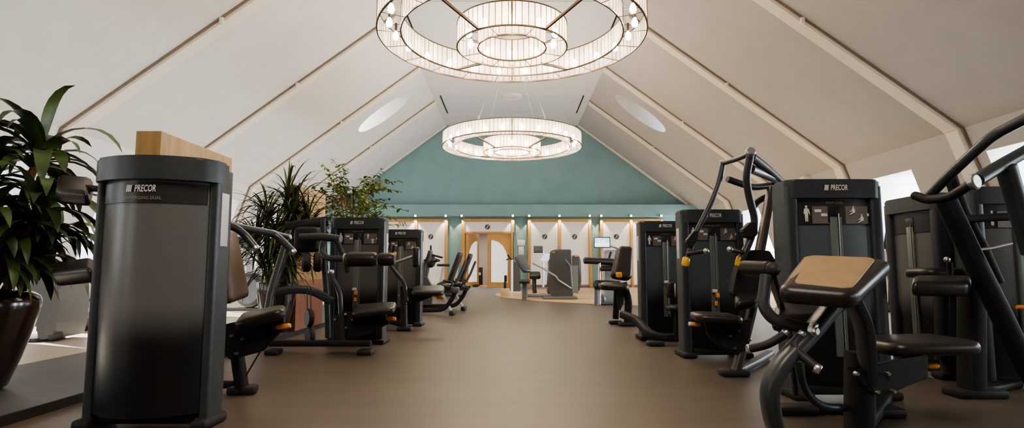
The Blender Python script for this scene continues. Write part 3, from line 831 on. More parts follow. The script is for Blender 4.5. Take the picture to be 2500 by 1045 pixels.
BM('seat_post', [(2098, 860, 3.3), (2098, 960, 3.3), (2098, 1063, 3.3)], .12, .16, M_blk, t, 0)
SEAT('seat', (2232, 826, 3.42), .27, .21, .075, t, .05, (.02, .0))
PLATE('seat_bracket', [(2075, 900), (2110, 905), (2150, 888), (2268, 866), (2268, 922), (2190, 955), (2140, 966), (2100, 930)], 3.2, .05, M_char, t)
BOLTS([(2090, 912, 3.19), (2135, 885, 3.19), (2166, 912, 3.19), (2140, 956, 3.19), (2180, 955, 3.19)], t, .013)
CAP('adjust_handle', (2278, 894, 3.3), .016, M_orange, t, L=.06)
BM('base_rail', [(2105, 1040, 3.35), (2150, 985, 3.9), (2160, 968, 4.15)], .10, .08, M_blk, t, 0, up=(0, 0, 1))
FOOT((W(2170, 1008, 3.6).x, 3.75), (.34, .16), t)
FOOT((W(1950, 1005, 3.75).x, 3.8), (.26, .14), t)
BM('base_rail', [(1950, 1000, 3.8), (2170, 1000, 3.8)], .07, .05, M_blk, t, 0, up=(0, 0, 1))
a = TB('curl_arm', [(1870, 672, 2.95), (1862, 748, 2.92), (1888, 782, 2.9), (1985, 806, 2.84)], .030, M_char, t, .1, 12)
CAP('end_cap', (1988, 808, 2.82), .040, M_alu, t, par=a, d=(.6, -1, 0), L=.035)
CAP('end_cap_disc', (1992, 809, 2.79), .020, M_chrome, t, par=a, d=(.6, -1, 0), L=.02)
MB().sph(W(1886, 658, 2.95), .038).build('pivot_knob', M_rubber, t, t)
mb = MB(); p, q = W(1812, 655, 3.12), W(1882, 658, 2.97); L = (q - p).length
mb.lathe([(0, 0), (.03, 0), (.043, .012), (.043, L - .012), (.03, L), (0, L)], p, 18, q - p).build('hand_roller', M_vinyl, t, t)
a = TB('hand_grip', [(1832, 851, 2.95), (1872, 843, 2.9), (1918, 815, 2.88)], .021, M_rubber, t, .06)
CAP('end_cap', (1830, 851, 2.96), .022, M_alu, t, par=a); CAP('end_cap', (1920, 813, 2.88), .023, M_alu, t, par=a, d=(.7, 0, .5))
a = TB('hand_grip', [(1957, 818, 2.82), (1938, 842, 2.8), (1950, 862, 2.78), (1994, 898, 2.72)], .021, M_rubber, t, .06)
CAP('end_cap', (1996, 900, 2.71), .024, M_alu, t, par=a, d=(.8, -.5, -.5)); CAP('end_cap', (1958, 816, 2.82), .023, M_alu, t, par=a, d=(.5, 0, .7))
PAD('chest_cushion', [(1885, 775, 3.2), (2010, 772, 3.2), (2005, 735, 3.4), (1895, 735, 3.4)], .10, M_vinyl, t, .05, .03)
BM('lever_bar', [(1882, 668, 2.98), (1905, 740, 3.3), (1925, 800, 3.35), (1940, 960, 3.5)], .03, .05, M_char, t, .05)

# second right: pulldown
t = thing('strength_machine', 'converging pulldown machine whose bent arms with yellow caps rise above its tower', 'gym machine', (2.16, 6.1, 0))
tower(t, .68, 1.57, .25, .02, 'DIVERGING ROW', sticker=-1, pin=.70)
a = TB('pull_arm', [(1766, 395, 5.4), (1757, 440, 5.4), (1735, 498, 5.4), (1694, 578, 5.4), (1676, 640, 5.4)], .026, M_char, t, .25, 12)
CAP('yellow_cap', (1674, 639, 5.4), .036, M_yellow, t, par=a, d=(.25, 0, 1), L=.085)
PLATE('joint', [(1676, 588), (1697, 562), (1706, 566), (1704, 586), (1690, 605), (1681, 604)], 5.36, .08, M_blk, t, par=a)
g = TB('pull_handle', [(1680, 620, 5.38), (1722, 613, 5.2)], .020, M_rubber, t); MB().sph(W(1724, 613, 5.18), .027).build('end_cap', M_alu, g, t)
a = TB('pull_arm', [(1832, 378, 4.75), (1821, 432, 4.8), (1828, 478, 4.85), (1845, 540, 4.9), (1832, 588, 4.9), (1806, 638, 4.9)], .032, M_char, t, .18, 12)
CAP('yellow_cap', (1804, 638, 4.9), .030, M_yellow, t, par=a, d=(.3, 0, 1), L=.085)
PLATE('joint', [(1814, 562), (1836, 540), (1850, 548), (1852, 572), (1838, 582), (1820, 578)], 4.84, .10, M_blk, t, par=a)
CAP('end_cap', (1832, 371, 4.72), .042, M_alu, t, par=a, d=(0, -1, .35), L=.05)
g = TB('pull_handle', [(1784, 609, 4.75), (1812, 616, 4.88)], .021, M_rubber, t); MB().sph(W(1782, 609, 4.74), .025).build('end_cap', M_alu, g, t)
b = TB('top_bar', [(1764, 398, 5.42), (1800, 388, 5.1), (1832, 374, 4.76)], .026, M_char, t, .1)
CAP('end_cap', (1762, 398, 5.44), .028, M_alu, t, par=b)
TB('link_tube', [(1834, 382, 4.8), (1870, 410, 5.2), (1908, 445, 5.6)], .038, M_blk, t)
TB('link_tube', [(1832, 412, 4.85), (1856, 422, 5.2), (1900, 440, 5.55)], .040, M_char, t, .1)
TB('link_tube', [(1776, 437, 5.4), (1812, 450, 5.45), (1840, 458, 5.5), (1888, 452, 5.6)], .032, M_char, t, .1)
TB('link_tube', [(1835, 520, 5.6), (1845, 495, 5.6), (1870, 480, 5.6), (1905, 474, 5.6)], .03, M_blk, t, .1)
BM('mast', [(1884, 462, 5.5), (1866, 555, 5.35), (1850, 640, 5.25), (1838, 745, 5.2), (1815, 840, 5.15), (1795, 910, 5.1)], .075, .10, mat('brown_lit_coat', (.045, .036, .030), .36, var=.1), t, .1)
PLATE('pivot_cover', [(1812, 622), (1840, 610), (1880, 612), (1897, 640), (1886, 700), (1850, 735), (1815, 745), (1790, 715), (1798, 670)], 5.05, .12, M_blk, t)
SEAT('seat', (1747, 766, 5.1), .20, .19, .07, t, -.1, (-.06, 0))
PLATE('seat_bracket', [(1722, 785), (1800, 790), (1832, 780), (1830, 850), (1800, 868), (1760, 850), (1730, 820)], 5.08, .05, M_blk, t)
BOLTS([(1804, 808, 5.06), (1782, 820, 5.06), (1793, 850, 5.06), (1830, 830, 5.06)], t, .013)
h = CAP('adjust_handle', (1697, 792, 5.1), .019, M_orange, t, d=(1, 0, -.08), L=.09); CAP('end_cap', (1684, 791, 5.1), .018, M_sticker, t, par=h, L=.02)
FOOT((W(1792, 916, 5.1).x, 5.1), (.24, .15), t)
BM('base_rail', [(1800, 905, 5.12), (1850, 880, 5.6), (1880, 862, 6.1)], .09, .06, M_slot, t, 0, up=(0, 0, 1))
PAD('thigh_pad', [(1795, 745, 4.95), (1850, 735, 4.95), (1858, 700, 5.1), (1795, 705, 5.1)], .09, M_vinyl, t, .05, .03)

# third right
t = thing('strength_machine', 'narrow black tower with an orange selector pin, third in the row opposite the plants', 'gym machine', (2.05, 7.6, 0))
tower(t, .68, 1.57, .25, .02, 'LEG PRESS', sticker=-1, pin=.76)
BM('base_rail', [(1520, 768, 7.9), (1556, 782, 7.6), (1585, 815, 7.2), (1610, 824, 7.1), (1660, 824, 7.1)], .10, .10, M_blk, t, .15, up=(0, 0, 1))
FOOT((W(1600, 836, 7.05).x, 7.05), (.20, .16), t)
SEAT('seat', (1655, 745, 7.0), .14, .15, .07, t)
BM('seat_post', [(1655, 752, 7.05), (1655, 830, 7.05)], .09, .10, M_blk, t, 0)
MB().box(W(1638, 708, 7.1), (.10, .10, .20), bevel=.03, seg=3).build('knee_pad', M_vinyl, t, t)

# fourth right: padded chair, its tower hidden behind
t = thing('strength_machine', 'black padded chair machine with an orange tab on its backrest by the beige circle', 'gym machine', (2.75, 10.0, 0))
tower(t, .68, 1.57, .25, .02, 'LEG CURL')
PAD('backrest', [(1494, 674, 9.5), (1545, 682, 9.55), (1546, 600, 9.75), (1511, 598, 9.75)], .16, M_vinyl, t, .08, .04)
MB().box(W(1511, 671, 9.35), (.09, .08, .09), bevel=.015).build('recline_tab', M_orange, t, t)
SEAT('seat', (1500, 692, 9.4), .23, .22, .10, t, -.2, (-.03, .05))
BM('seat_post', [(1522, 690, 9.6), (1535, 735, 9.55), (1532, 790, 9.5)], .12, .10, M_blk, t, .1)
BM('seat_post', [(1506, 705, 9.7), (1503, 778, 9.75)], .10, .10, M_blk, t, 0)
FOOT((W(1530, 795, 9.45).x, 9.45), (.26, .18), t); FOOT((W(1503, 782, 9.75).x, 9.75), (.22, .16), t)
BM('base_rail', [(1530, 785, 9.5), (1560, 785, 9.6), (1600, 785, 10.0)], .08, .07, M_blk, t, 0, up=(0, 0, 1))
PLATE('weight_cam', [(1508, 706), (1520, 706), (1524, 735), (1514, 760), (1506, 735)], 9.45, .05, M_rubber, t)

# far right pair
t = thing('strength_machine', 'black tower standing sideways with its weight slot facing the aisle', 'gym machine', (3.68, 5.27, 0), math.radians(-90))
tower(t, .70, 1.6, .26, .02, '', logo=False, frost=M_frost)
BM('base_rail', [(2180, 905, 4.95), (2240, 900, 5.1)], .08, .06, M_blk, t, 0, up=(0, 0, 1))
SEAT('seat', (2278, 655, 4.9), .17, .17, .08, t)
BM('seat_post', [(2300, 668, 4.95), (2300, 880, 4.95)], .09, .10, M_blk, t, 0)
t = thing('strength_machine', 'lever press machine with long raised arms beside the sideways tower', 'gym machine', (4.10, 4.58, 0))
tower(t, .72, 1.6, .26, .02, 'LAT PULL', sticker=0, frost=M_frost)
TB('lever_arm', [(2268, 478, 4.35), (2330, 415, 4.1), (2415, 338, 3.85), (2440, 322, 3.8), (2520, 282, 3.6)], .036, M_char, t, .15, 12)
a = TB('lever_handle', [(2236, 478, 3.9), (2262, 488, 3.85), (2318, 482, 3.7), (2345, 466, 3.6), (2378, 445, 3.5)], .030, M_rubber, t, .1, 12)
CAP('end_cap', (2378, 444, 3.48), .050, M_alu, t, par=a, d=(.4, -1, .1), L=.04)
MB().sph(W(2235, 478, 3.9), .03).build('end_knob', M_rubber, a, t)
TB('lever_arm', [(2385, 440, 3.55), (2450, 400, 3.7), (2540, 350, 3.8)], .042, M_char, t, .1, 12)
BM('mast', [(2305, 480, 3.95), (2370, 620, 3.95), (2430, 740, 3.95), (2500, 885, 3.95), (2545, 960, 3.95)], .09, .14, M_blk, t, .1)
BM('brace', [(2318, 425, 4.3), (2352, 520, 4.3), (2395, 600, 4.3), (2435, 690, 4.3)], .06, .09, M_blk, t, .05)
BM('mast', [(2455, 405, 3.7), (2480, 490, 3.75), (2520, 620, 3.8)], .08, .12, M_char, t, .1)
PAD('thigh_pad', [(2226, 688, 3.9), (2370, 690, 3.9), (2372, 672, 4.25), (2230, 672, 4.25)], .10, M_vinyl, t, .05, .03)
BM('pad_post', [(2372, 690, 4.3), (2372, 820, 4.3), (2372, 962, 4.3)], .14, .16, M_blk, t, 0)
FOOT((W(2380, 960, 4.3).x, 4.3), (.36, .20), t)
BM('base_rail', [(2380, 955, 4.32), (2440, 945, 4.5), (2480, 935, 4.65)], .10, .06, M_blk, t, 0, up=(0, 0, 1))
TB('pull_bar', [(2385, 610, 4.15), (2420, 606, 4.15), (2470, 594, 4.15)], .012, M_chrome, t)
MB().sph(W(2312, 634, 4.2), .022).build('pin_knob', M_alu, t, t)
TB('pin_post', [(2318, 640, 4.25), (2320, 678, 4.25)], .02, M_blk, t)
CAP('adjust_handle', (2492, 750, 4.2), .016, M_orange, t, L=.06)
BM('cross_pad', [(2350, 535, 4.2), (2480, 528, 4.2)], .06, .08, M_blk, t, 0)
# ================================================================== OAK PARTITIONS, PLANTS
for (y0, y1, lab) in ((4.86, 6.12, 'tall oak partition panel rising behind the nearest left machine'), (8.1, 9.25, 'tall oak partition panel half hidden by the thin-leaved plant')):
    t = thing('oak_partition', lab, 'partition', (-3.16, (y0 + y1) / 2, .06))
    MB().box((0, 0, 1.035 + .0), (.22, y1 - y0, 2.07), bevel=.004).build('panel', M_oak, t, smooth=False)
    MB().box((.0, 0, .045), (.225, y1 - y0 + .005, .09)).build('plinth', M_redwood, t, smooth=False)
    MB().box((.0, 0, .40), (.226, y1 - y0 + .006, .62)).build('lower_facing', M_redwood, t, smooth=False)

def pot(t, prof, m=M_pot):
    MB().lathe(prof, (0, 0, 0), 36).build('pot', m, t)
def soil(t, r, z): MB().lathe([(0, z - .02), (r, z - .02), (r, z), (r * .5, z + .02), (0, z + .025)], (0, 0, 0), 24).build('soil', M_soil, t)

rnd = random.Random(11)
# corn plant at the far left
t = thing('potted_dracaena', 'large broad-leaved dracaena in a big glazed brown pot at the left edge', 'plant', (-3.90, 4.15, .06))
pot(t, [(0, 0), (.20, 0), (.235, .03), (.30, .22), (.36, .44), (.395, .58), (.40, .635), (.385, .675), (.34, .705), (.29, .72), (.27, .715), (.265, .66), (0, .66)])
soil(t, .265, .67)
heads = []
for (x0, y0, x1, y1, h, r) in ((.02, .05, .42, .0, 1.78, .032), (.09, -.05, .08, -.10, 1.50, .030), (.05, -.04, .55, -.12, 1.30, .028), (.10, .10, .38, .14, 1.10, .03), (-.10, .0, -.10, .05, 1.25, .03), (.12, -.08, .30, -.30, 1.16, .026)):
    q = [(x0, y0, .62), (x0 + (x1 - x0) * .35, y0, .62 + (h - .62) * .4), (x1, y1, h)]
    MB().tube(q, r, .3, 9, radii=[1.15, .8]).build('trunk', M_bark, t)
    heads.append((V(q[2]), h, V((x1 - x0, y1 - y0, h - .62)).normalized()))
lf = MB()
for i, (hp, h, ax) in enumerate(heads):
    n = 24
    for k in range(n):
        a = k * 2.399 + rnd.uniform(-.2, .2)
        el = rnd.uniform(.0, 1.0) if k > 2 else rnd.uniform(1.1, 1.45)
        if i == 0: el = rnd.uniform(.1, 1.05) if k > 0 else 1.45
        d = V((math.cos(a) * math.cos(el), math.sin(a) * math.cos(el), math.sin(el)))
        lf.leaf(hp + V((0, 0, rnd.uniform(-.14, .03))), d, None, rnd.uniform(.42, .66), rnd.uniform(.042, .062), rnd.uniform(1.9, 3.4), 8, .22, rnd.uniform(-.6, .6))
for k in range(165):      # leaves hanging thickly along the stems
    hp, h, ax = heads[k % len(heads)]
    s = rnd.uniform(.35, 1.0)
    p = V((hp.x * s, hp.y * s, .66 + (hp.z - .66) * s))
    a = rnd.uniform(0, 2 * PI); el = rnd.uniform(-.2, .7)
    d = V((math.cos(a) * math.cos(el), math.sin(a) * math.cos(el), math.sin(el)))
    lf.leaf(p, d, None, rnd.uniform(.34, .62), rnd.uniform(.042, .062), rnd.uniform(2.2, 3.8), 7, .2, rnd.uniform(-.6, .6))
for p in lf.bm.verts:      # keep blades above the pot
    if p.co.z < .62: p.co.z = .62 + (p.co.z - .62) * .3
lf.build('foliage', M_leaf1, t, ang=80)

# thin-leaved plant by the second partition
t = thing('potted_dracaena', 'thin-leaved bushy dracaena in a brown pot between the two oak partitions', 'plant', (-3.28, 8.0, .06))
pot(t, [(0, 0), (.15, 0), (.17, .03), (.22, .28), (.255, .52), (.265, .66), (.25, .69), (.23, .69), (.225, .62), (0, .62)])
soil(t, .225, .63)
lf = MB(); heads = []
for (x0, y0, x1, y1, h) in ((0, 0, .12, -.05, 1.88), (.06, .05, .40, .0, 1.62), (-.06, 0, -.14, -.1, 1.70), (0, -.06, .06, -.25, 1.35), (-.05, .06, -.10, .12, 1.50), (.05, 0, .28, -.18, 1.72), (-.06, -.06, -.26, -.15, 1.28), (.06, -.06, .34, -.12, 1.30), (.02, -.08, .18, -.2, 1.08), (-.06, -.04, -.12, -.16, 1.02)):
    MB().tube([(x0, y0, .58), ((x0 + x1) / 2, (y0 + y1) / 2, 1.0), (x1, y1, h)], .018, .2, 7, radii=[1.1, .7]).build('stem', M_bark, t)
    heads.append(V((x1, y1, h)))
for i, hp in enumerate(heads):
    for k in range(58):
        a = rnd.uniform(0, 2 * PI); el = rnd.uniform(-.25, 1.35)
        if i == 0 and k < 9: el = rnd.uniform(1.0, 1.5)
        d = V((math.cos(a) * math.cos(el), math.sin(a) * math.cos(el), math.sin(el)))
        lf.leaf(hp + V((0, 0, rnd.uniform(-.28, .05))), d, None, rnd.uniform(.40, .78), rnd.uniform(.012, .021), rnd.uniform(1.0, 2.8), 7, .3, rnd.uniform(-.5, .5))
for k in range(300):
    hp = heads[k % len(heads)]; s = rnd.uniform(.2, .95)
    p = V((hp.x * s, hp.y * s, .62 + (hp.z - .62) * s)); a = rnd.uniform(0, 2 * PI); el = rnd.uniform(-.3, .8)
    d = V((math.cos(a) * math.cos(el), math.sin(a) * math.cos(el), math.sin(el)))
    if p.z < 1.15 and d.x < .1: continue
    lf.leaf(p, d, None, rnd.uniform(.35, .62), rnd.uniform(.012, .022), rnd.uniform(1.8, 3.4), 6, .3, rnd.uniform(-.5, .5))
lf.build('foliage', M_leaf2, t, ang=80)

# airy small-leaved tree
t = thing('potted_ficus', 'airy light green small-leaved tree behind the second left tower', 'plant', (-3.35, 11.9, .06))
pot(t, [(0, 0), (.22, 0), (.25, .04), (.33, .30), (.38, .55), (.38, .60), (.35, .60), (.34, .54), (0, .54)])
soil(t, .34, .55)
lf = MB(); br = MB()
for k in range(5):
    a = k * 1.26; MB().tube([(.05 * math.cos(a), .05 * math.sin(a), .52), (.1 * math.cos(a), .1 * math.sin(a), 1.4), (.28 * math.cos(a), +.28 * math.sin(a), 2.5)], .022, .3, 7, radii=[1.2, .6]).build('stem', M_bark, t)
for k in range(130):
    a = rnd.uniform(0, 2 * PI); z0 = rnd.uniform(1.5, 2.55); el = rnd.uniform(-.1, 1.2)
    p = V((.2 * math.cos(a), .2 * math.sin(a), z0)); L = rnd.uniform(.45, 1.0)
    d = V((math.cos(a) * math.cos(el), math.sin(a) * math.cos(el), math.sin(el)))
    q = p + d * L + V((0, 0, -.18 * L)); m_ = p + d * L * .55
    br.tube([p, m_, q], .005, .1, 4)
    for j in range(13):
        s = .25 + .75 * j / 12
        c = p.lerp(m_, s * 2) if s < .5 else m_.lerp(q, s * 2 - 1)
        a2 = rnd.uniform(0, 2 * PI); e2 = rnd.uniform(-.5, .5)
        lf.leaf(c, V((math.cos(a2) * math.cos(e2), math.sin(a2) * math.cos(e2), math.sin(e2))), None, rnd.uniform(.10, .17), rnd.uniform(.027, .042), rnd.uniform(.3, 1.6), 3, .15)
br.build('twigs', M_bark, t); lf.build('foliage', M_leaf3, t, ang=80)

# ================================================================== CARDIO EQUIPMENT
def elliptical(loc, rz, label, sc=1.0):
    t = thing('elliptical_trainer', label, 'elliptical trainer', loc, rz, None)
    dsk = MB().lathe([(0, -.13), (.30, -.13), (.36, -.10), (.38, 0), (.36, .10), (.30, .13), (0, .13)], (0, 0, .46), 32, (1, 0, 0)).build('flywheel_housing', M_dgrey, t)
    for s in (-1, 1):
        MB().lathe([(0, -.012), (.24, -.012), (.29, -.004), (.29, .012), (0, .012)], (s * .135, 0, .46), 30, (s, 0, 0)).build('side_disc', M_bluegrey, dsk)
    MB().beam([(0, -.45, .05), (0, 1.35, .05)], .14, .08, 0, up=(0, 0, 1)).build('base_beam', M_dgrey, t)
    MB().box((0, -.45, .04), (.55, .12, .08), bevel=.02).build('foot', M_dgrey, t); MB().box((0, 1.35, .04), (.55, .12, .08), bevel=.02).build('foot', M_dgrey, t)
    for s in (-1, 1):
        MB().beam([(s * .18, .1, .40 + .1 * s), (s * .18, .75, .30), (s * .18, 1.3, .22)], .05, .06, .1).build('pedal_rail', M_lsilver, t)
        MB().box((s * .18, .72, .36), (.16, .38, .05), bevel=.02).build('pedal', M_rubber, t)
        MB().tube([(s * .26, .12, .40), (s * .27, .02, .95), (s * .25, .10, 1.30), (s * .22, .26, 1.55), (s * .20, .22, 1.70)], .022, .15, 8).build('arm_bar', M_lsilver, t)
    MB().beam([(0, .0, .70), (0, .10, 1.15), (0, .16, 1.45)], .13, .16, .1).build('mast', M_lsilver, t)
    cn = MB().box((0, .16, 1.50), (.42, .08, .28), Matrix.Rotation(-.4, 3, 'X'), .03).build('console', M_dgrey, t)
    MB().box((0, .207, 1.50), (.30, .012, .18), Matrix.Rotation(-.4, 3, 'X'), .004).build('screen', M_plac, cn)
    return t
e2 = W(612, 760, 12.6)
elliptical((e2.x, 12.6, 0), math.radians(78), 'silver elliptical trainer with a round grey disc behind the nearest machine’s backrest')
elliptical((-6.9, 10.6, 0), math.radians(80), 'silver elliptical trainer low behind the large brown pot, farther one')
elliptical((-5.5, 16.4, 0), math.radians(78), 'silver elliptical trainer farthest down the left side, seen through thin leaves')
# curved grey upright unit behind the pot
p = W(112, 828, 7.5)
t = thing('stair_climber', 'curved silver-grey cardio machine standing on the sunlit floor behind the big pot', 'cardio machine', (p.x, 7.5, 0), 0)
out = [(85, 645), (98, 636), (118, 638), (130, 655), (140, 690), (142, 730), (136, 790), (128, 825), (92, 832), (84, 760), (70, 700)]
PLATE('shell', out, 7.4, .55, M_silver, t)
PLATE('top_cover', [(68, 668), (92, 640), (120, 646), (126, 662), (120, 668), (70, 676)], 7.36, .6, M_lsilver, t)
BM('foot_bar', [(118, 826, 7.4), (154, 816, 7.5)], .08, .07, M_dgrey, t, 0, up=(0, 0, 1))
MB().box(W(80, 826, 7.6), (.5, .5, .06), bevel=.02).build('base', M_dgrey, t, t)
for yy in (735, 750): BM('step_rail', [(138, yy + 12, 7.6), (175, yy - 6, 7.8), (205, yy - 12, 8.0)], .07, .05, M_lsilver, t, .1)
# treadmill behind it
p = W(185, 745, 9.3)
t = thing('treadmill', 'dark treadmill on the pale floor between the big pot and the nearest tower', 'treadmill', (-6.75, 8.9, 0), 0)
MB().box((0, .5, .14), (.78, 1.7, .14), bevel=.03).build('deck', M_dgrey, t)
MB().box((0, .5, .216), (.52, 1.66, .014)).build('belt', M_rubber, t)
for s in (-1, 1):
    MB().beam([(s * .36, 1.2, .15), (s * .36, 1.3, .75), (s * .34, 1.15, 1.2)], .07, .10, .1).build('upright', M_lsilver, t)
    MB().tube([(s * .35, 1.2, 1.0), (s * .35, .7, .95)], .025, 0, 8).build('handrail', M_rubber, t)
    MB().box((s * .30, -.2, .04), (.1, .2, .08), bevel=.02).build('foot', M_rubber, t)
MB().box((0, 1.18, 1.28), (.74, .16, .30), Matrix.Rotation(-.5, 3, 'X'), .04).build('console', M_dgrey, t)

# recumbent bikes
def recumbent(D, px, label):
    b = W(px, 655, D)
    t = thing('recumbent_bike', label, 'exercise bike', (b.x, D, 0), 0, None)
    MB().pad([(-.20, -.22, .62), (.0, -.22, .60), (.0, .22, .60), (-.20, .22, .62)], .09, .05, .03).build('seat', M_vinyl, t, ang=60)
    MB().pad([(-.02, -.23, .62), (-.02, .23, .62), (.22, .20, 1.26), (.22, -.20, 1.26)], .09, .08, .035).build('backrest', M_vinyl, t, ang=60)
    MB().beam([(.06, 0, .62), (.16, 0, .80), (.28, 0, 1.10)], .05, .12, .05, up=(0, 1, 0)).build('back_frame', M_dgrey, t)
    MB().box((-.10, 0, .50), (.5, .22, .12), bevel=.03).build('seat_carriage', M_dgrey, t)
    MB().box((-.28, -.13, .575), (.20, .02, .05), bevel=.008).build('grip_plate', M_sticker, t)
    for s in (-1, 1):
        MB().tube([(-.02, s * .28, .55), (.05, s * .30, .66), (-.15, s * .31, .70)], .018, .05, 8).build('side_handle', M_rubber, t)
        MB().box((.30, s * .30, .55), (.12, .05, .05), bevel=.01).build('handle_end', M_rubber, t)
    MB().beam([(.09, 0, .52), (.0, 0, .30), (-.16, 0, .10), (-.45, 0, .09), (-.95, 0, .09)], .09, .08, .18, up=(0, 1, 0)).build('main_beam', M_blk, t)
    MB().beam([(-.22, 0, .48), (-.10, 0, .24), (-.02, 0, .08)], .06, .06, .05, up=(0, 1, 0)).build('strut', M_lsilver, t)
    MB().box((.02, 0, .05), (.10, .55, .08), bevel=.02).build('foot', M_rubber, t)
    MB().box((-.95, 0, .05), (.10, .55, .08), bevel=.02).build('foot', M_rubber, t)
    MB().prism([(-1.2, -.10, .12), (-.70, -.10, .12), (-.66, -.10, .45), (-.82, -.10, .75), (-1.0, -.10, .78), (-1.2, -.10, .5)], (0, .20, 0)).build('drive_housing', M_dgrey, t)
    MB().beam([(-.92, 0, .72), (-.88, 0, 1.05), (-.82, 0, 1.18)], .07, .07, .08).build('console_mast', M_dgrey, t)
    MB().box((-.78, 0, 1.22), (.06, .40, .26), Matrix.Rotation(.3, 3, 'Y'), .02).build('console', M_plac, t)
    for s in (-1, 1): MB().tube([(-.84, s * .05, 1.06), (-.70, s * .22, 1.08), (-.56, s * .24, 1.12)], .018, .06, 8).build('handlebar', M_rubber, t)
    return t
recumbent(11.7, 1104, 'recumbent bike with a dark tilted backrest beside the third left tower, nearer one')
recumbent(13.0, 1131, 'recumbent bike with a dark tilted backrest before the doorway, farther one')
# upright bike at the back
p = W(1083, 680, 18.5)
t = thing('upright_bike', 'small upright exercise bike with a pale post behind the recumbent bikes', 'exercise bike', (p.x, 18.5, 0))
MB().beam([(-.5, 0, .06), (.55, 0, .06)], .10, .08, 0, up=(0, 0, 1)).build('base_beam', M_dgrey, t)
for x in (-.5, .55): MB().box((x, 0, .05), (.10, .5, .08), bevel=.02).build('foot', M_rubber, t)
MB().beam([(-.14, 0, .25), (-.02, 0, .98)], .06, .07, 0).build('seat_post', M_lsilver, t)
MB().pad([(-.22, -.12, 1.08), (.20, -.08, 1.08), (.20, .08, 1.08), (-.22, .12, 1.08)], .08, .06, .03).build('saddle', M_rubber, t)
MB().prism([(-.25, -.1, .1), (.4, -.1, .1), (.45, -.1, .5), (.2, -.1, .62), (-.2, -.1, .45)], (0, .2, 0)).build('drive_housing', M_dgrey, t)
MB().beam([(.36, 0, .5), (.45, 0, 1.05), (.5, 0, 1.22)], .06, .08, .05).build('mast', M_lsilver, t)
MB().tube([(.48, -.25, 1.15), (.46, -.1, 1.12), (.46, .1, 1.12), (.48, .25, 1.15)], .02, .05, 8).build('handlebar', M_rubber, t)
MB().box((.52, 0, 1.30), (.06, .3, .2), Matrix.Rotation(-.3, 3, 'Y'), .02).build('console', M_dgrey, t)
p = W(1054, 620, 13.6)
t = thing('elliptical_trainer', 'dark cardio machine peeking out right of the third left tower with jutting handlebars', 'cardio machine', (p.x - .25, 14.2, 0))
MB().box((0, 0, .05), (.6, 1.0, .10), bevel=.03).build('base', M_dgrey, t)
MB().beam([(0, 0, .1), (.02, 0, .8), (.10, 0, 1.2)], .14, .14, .1).build('mast', M_dgrey, t)
MB().sph((.16, -.05, 1.12), .12, (1, 1, 1.4)).build('handle_hub', M_rubber, t)
MB().tube([(.14, 0, 1.5), (.16, -.1, 1.28), (.3, -.15, 1.24), (.46, -.2, 1.2)], .025, .08, 8).build('handlebar', M_rubber, t)
MB().tube([(.12, .1, 1.45), (.16, .1, 1.2), (.34, .12, 1.14)], .02, .06, 8).build('handlebar', M_rubber, t)

# ================================================================== EQUIPMENT ON THE BEIGE CIRCLE
M_scr = mat('lit_screen', (.1, .2, .28), .2, var=.05, emit=(.35, .68, .85), estr=1.0)
M_scr2 = mat('pale_screen', (.2, .3, .4), .2, var=.05, emit=(.55, .72, .9), estr=.45)
# central silver machine
t = thing('training_station', 'rounded grey training station with a slanted lit display and silver levers, mid circle', 'gym machine', (W(1368, 730, 17.6).x, 17.6, 0))
out = [(1340, 634), (1345, 613), (1355, 609), (1396, 609), (1397, 665), (1400, 716), (1397, 727), (1344, 727), (1336, 710), (1341, 697), (1341, 653)]
sh = MB().prism([W(x, y, 17.5) for x, y in out], (0, .7, 0)); bmesh.ops.bevel(sh.bm, geom=list(sh.bm.edges), offset=.035, segments=3, affect='EDGES'); sh.build('shell', M_dgrey, t, t)
PLATE('base', [(1328, 724), (1408, 724), (1412, 730), (1325, 730)], 17.3, 1.0, M_silver, t)
MB().prism([W(*q) for q in ((1318, 637, 17.4), (1338, 637, 17.4), (1348, 619, 17.7), (1328, 619, 17.7))], (0, .04, -.02)).build('display', M_scr2, t, t)
MB().box(W(1352, 616, 17.45), (.08, .04, .03)).build('orange_strip', M_orange, t, t)
BM('lever', [(1300, 642, 17.2), (1325, 655, 17.2), (1358, 675, 17.3), (1362, 683, 17.3), (1395, 704, 17.4)], .05, .06, M_alu, t, .05)
BM('lever', [(1380, 634, 17.4), (1393, 650, 17.4), (1396, 700, 17.4)], .05, .08, M_silver, t, .08)
BM('floor_beam', [(1280, 722, 17.5), (1345, 722, 17.5)], .10, .10, M_silver, t, 0, up=(0, 0, 1))
BM('front_post', [(1281, 684, 17.4), (1281, 736, 17.2)], .16, .16, M_dgrey, t, 0)
PAD('foot_pad', [(1267, 686, 17.0), (1294, 686, 17.0), (1294, 682, 17.5), (1268, 682, 17.5)], .08, M_rubber, t, .06, .02)
PAD('backrest', [(1282, 663, 18.0), (1300, 663, 18.3), (1278, 620, 18.4), (1258, 622, 18.1)], .12, mat('slate_vinyl', (.075, .095, .10), .4, var=.1), t, .08, .04)
PAD('seat', [(1292, 672, 17.8), (1320, 672, 17.8), (1319, 662, 18.3), (1294, 662, 18.3)], .14, M_vinyl, t, .08, .04)
BM('seat_post', [(1304, 670, 18.0), (1304, 706, 18.0), (1306, 716, 18.0)], .14, .12, M_dgrey, t, 0)
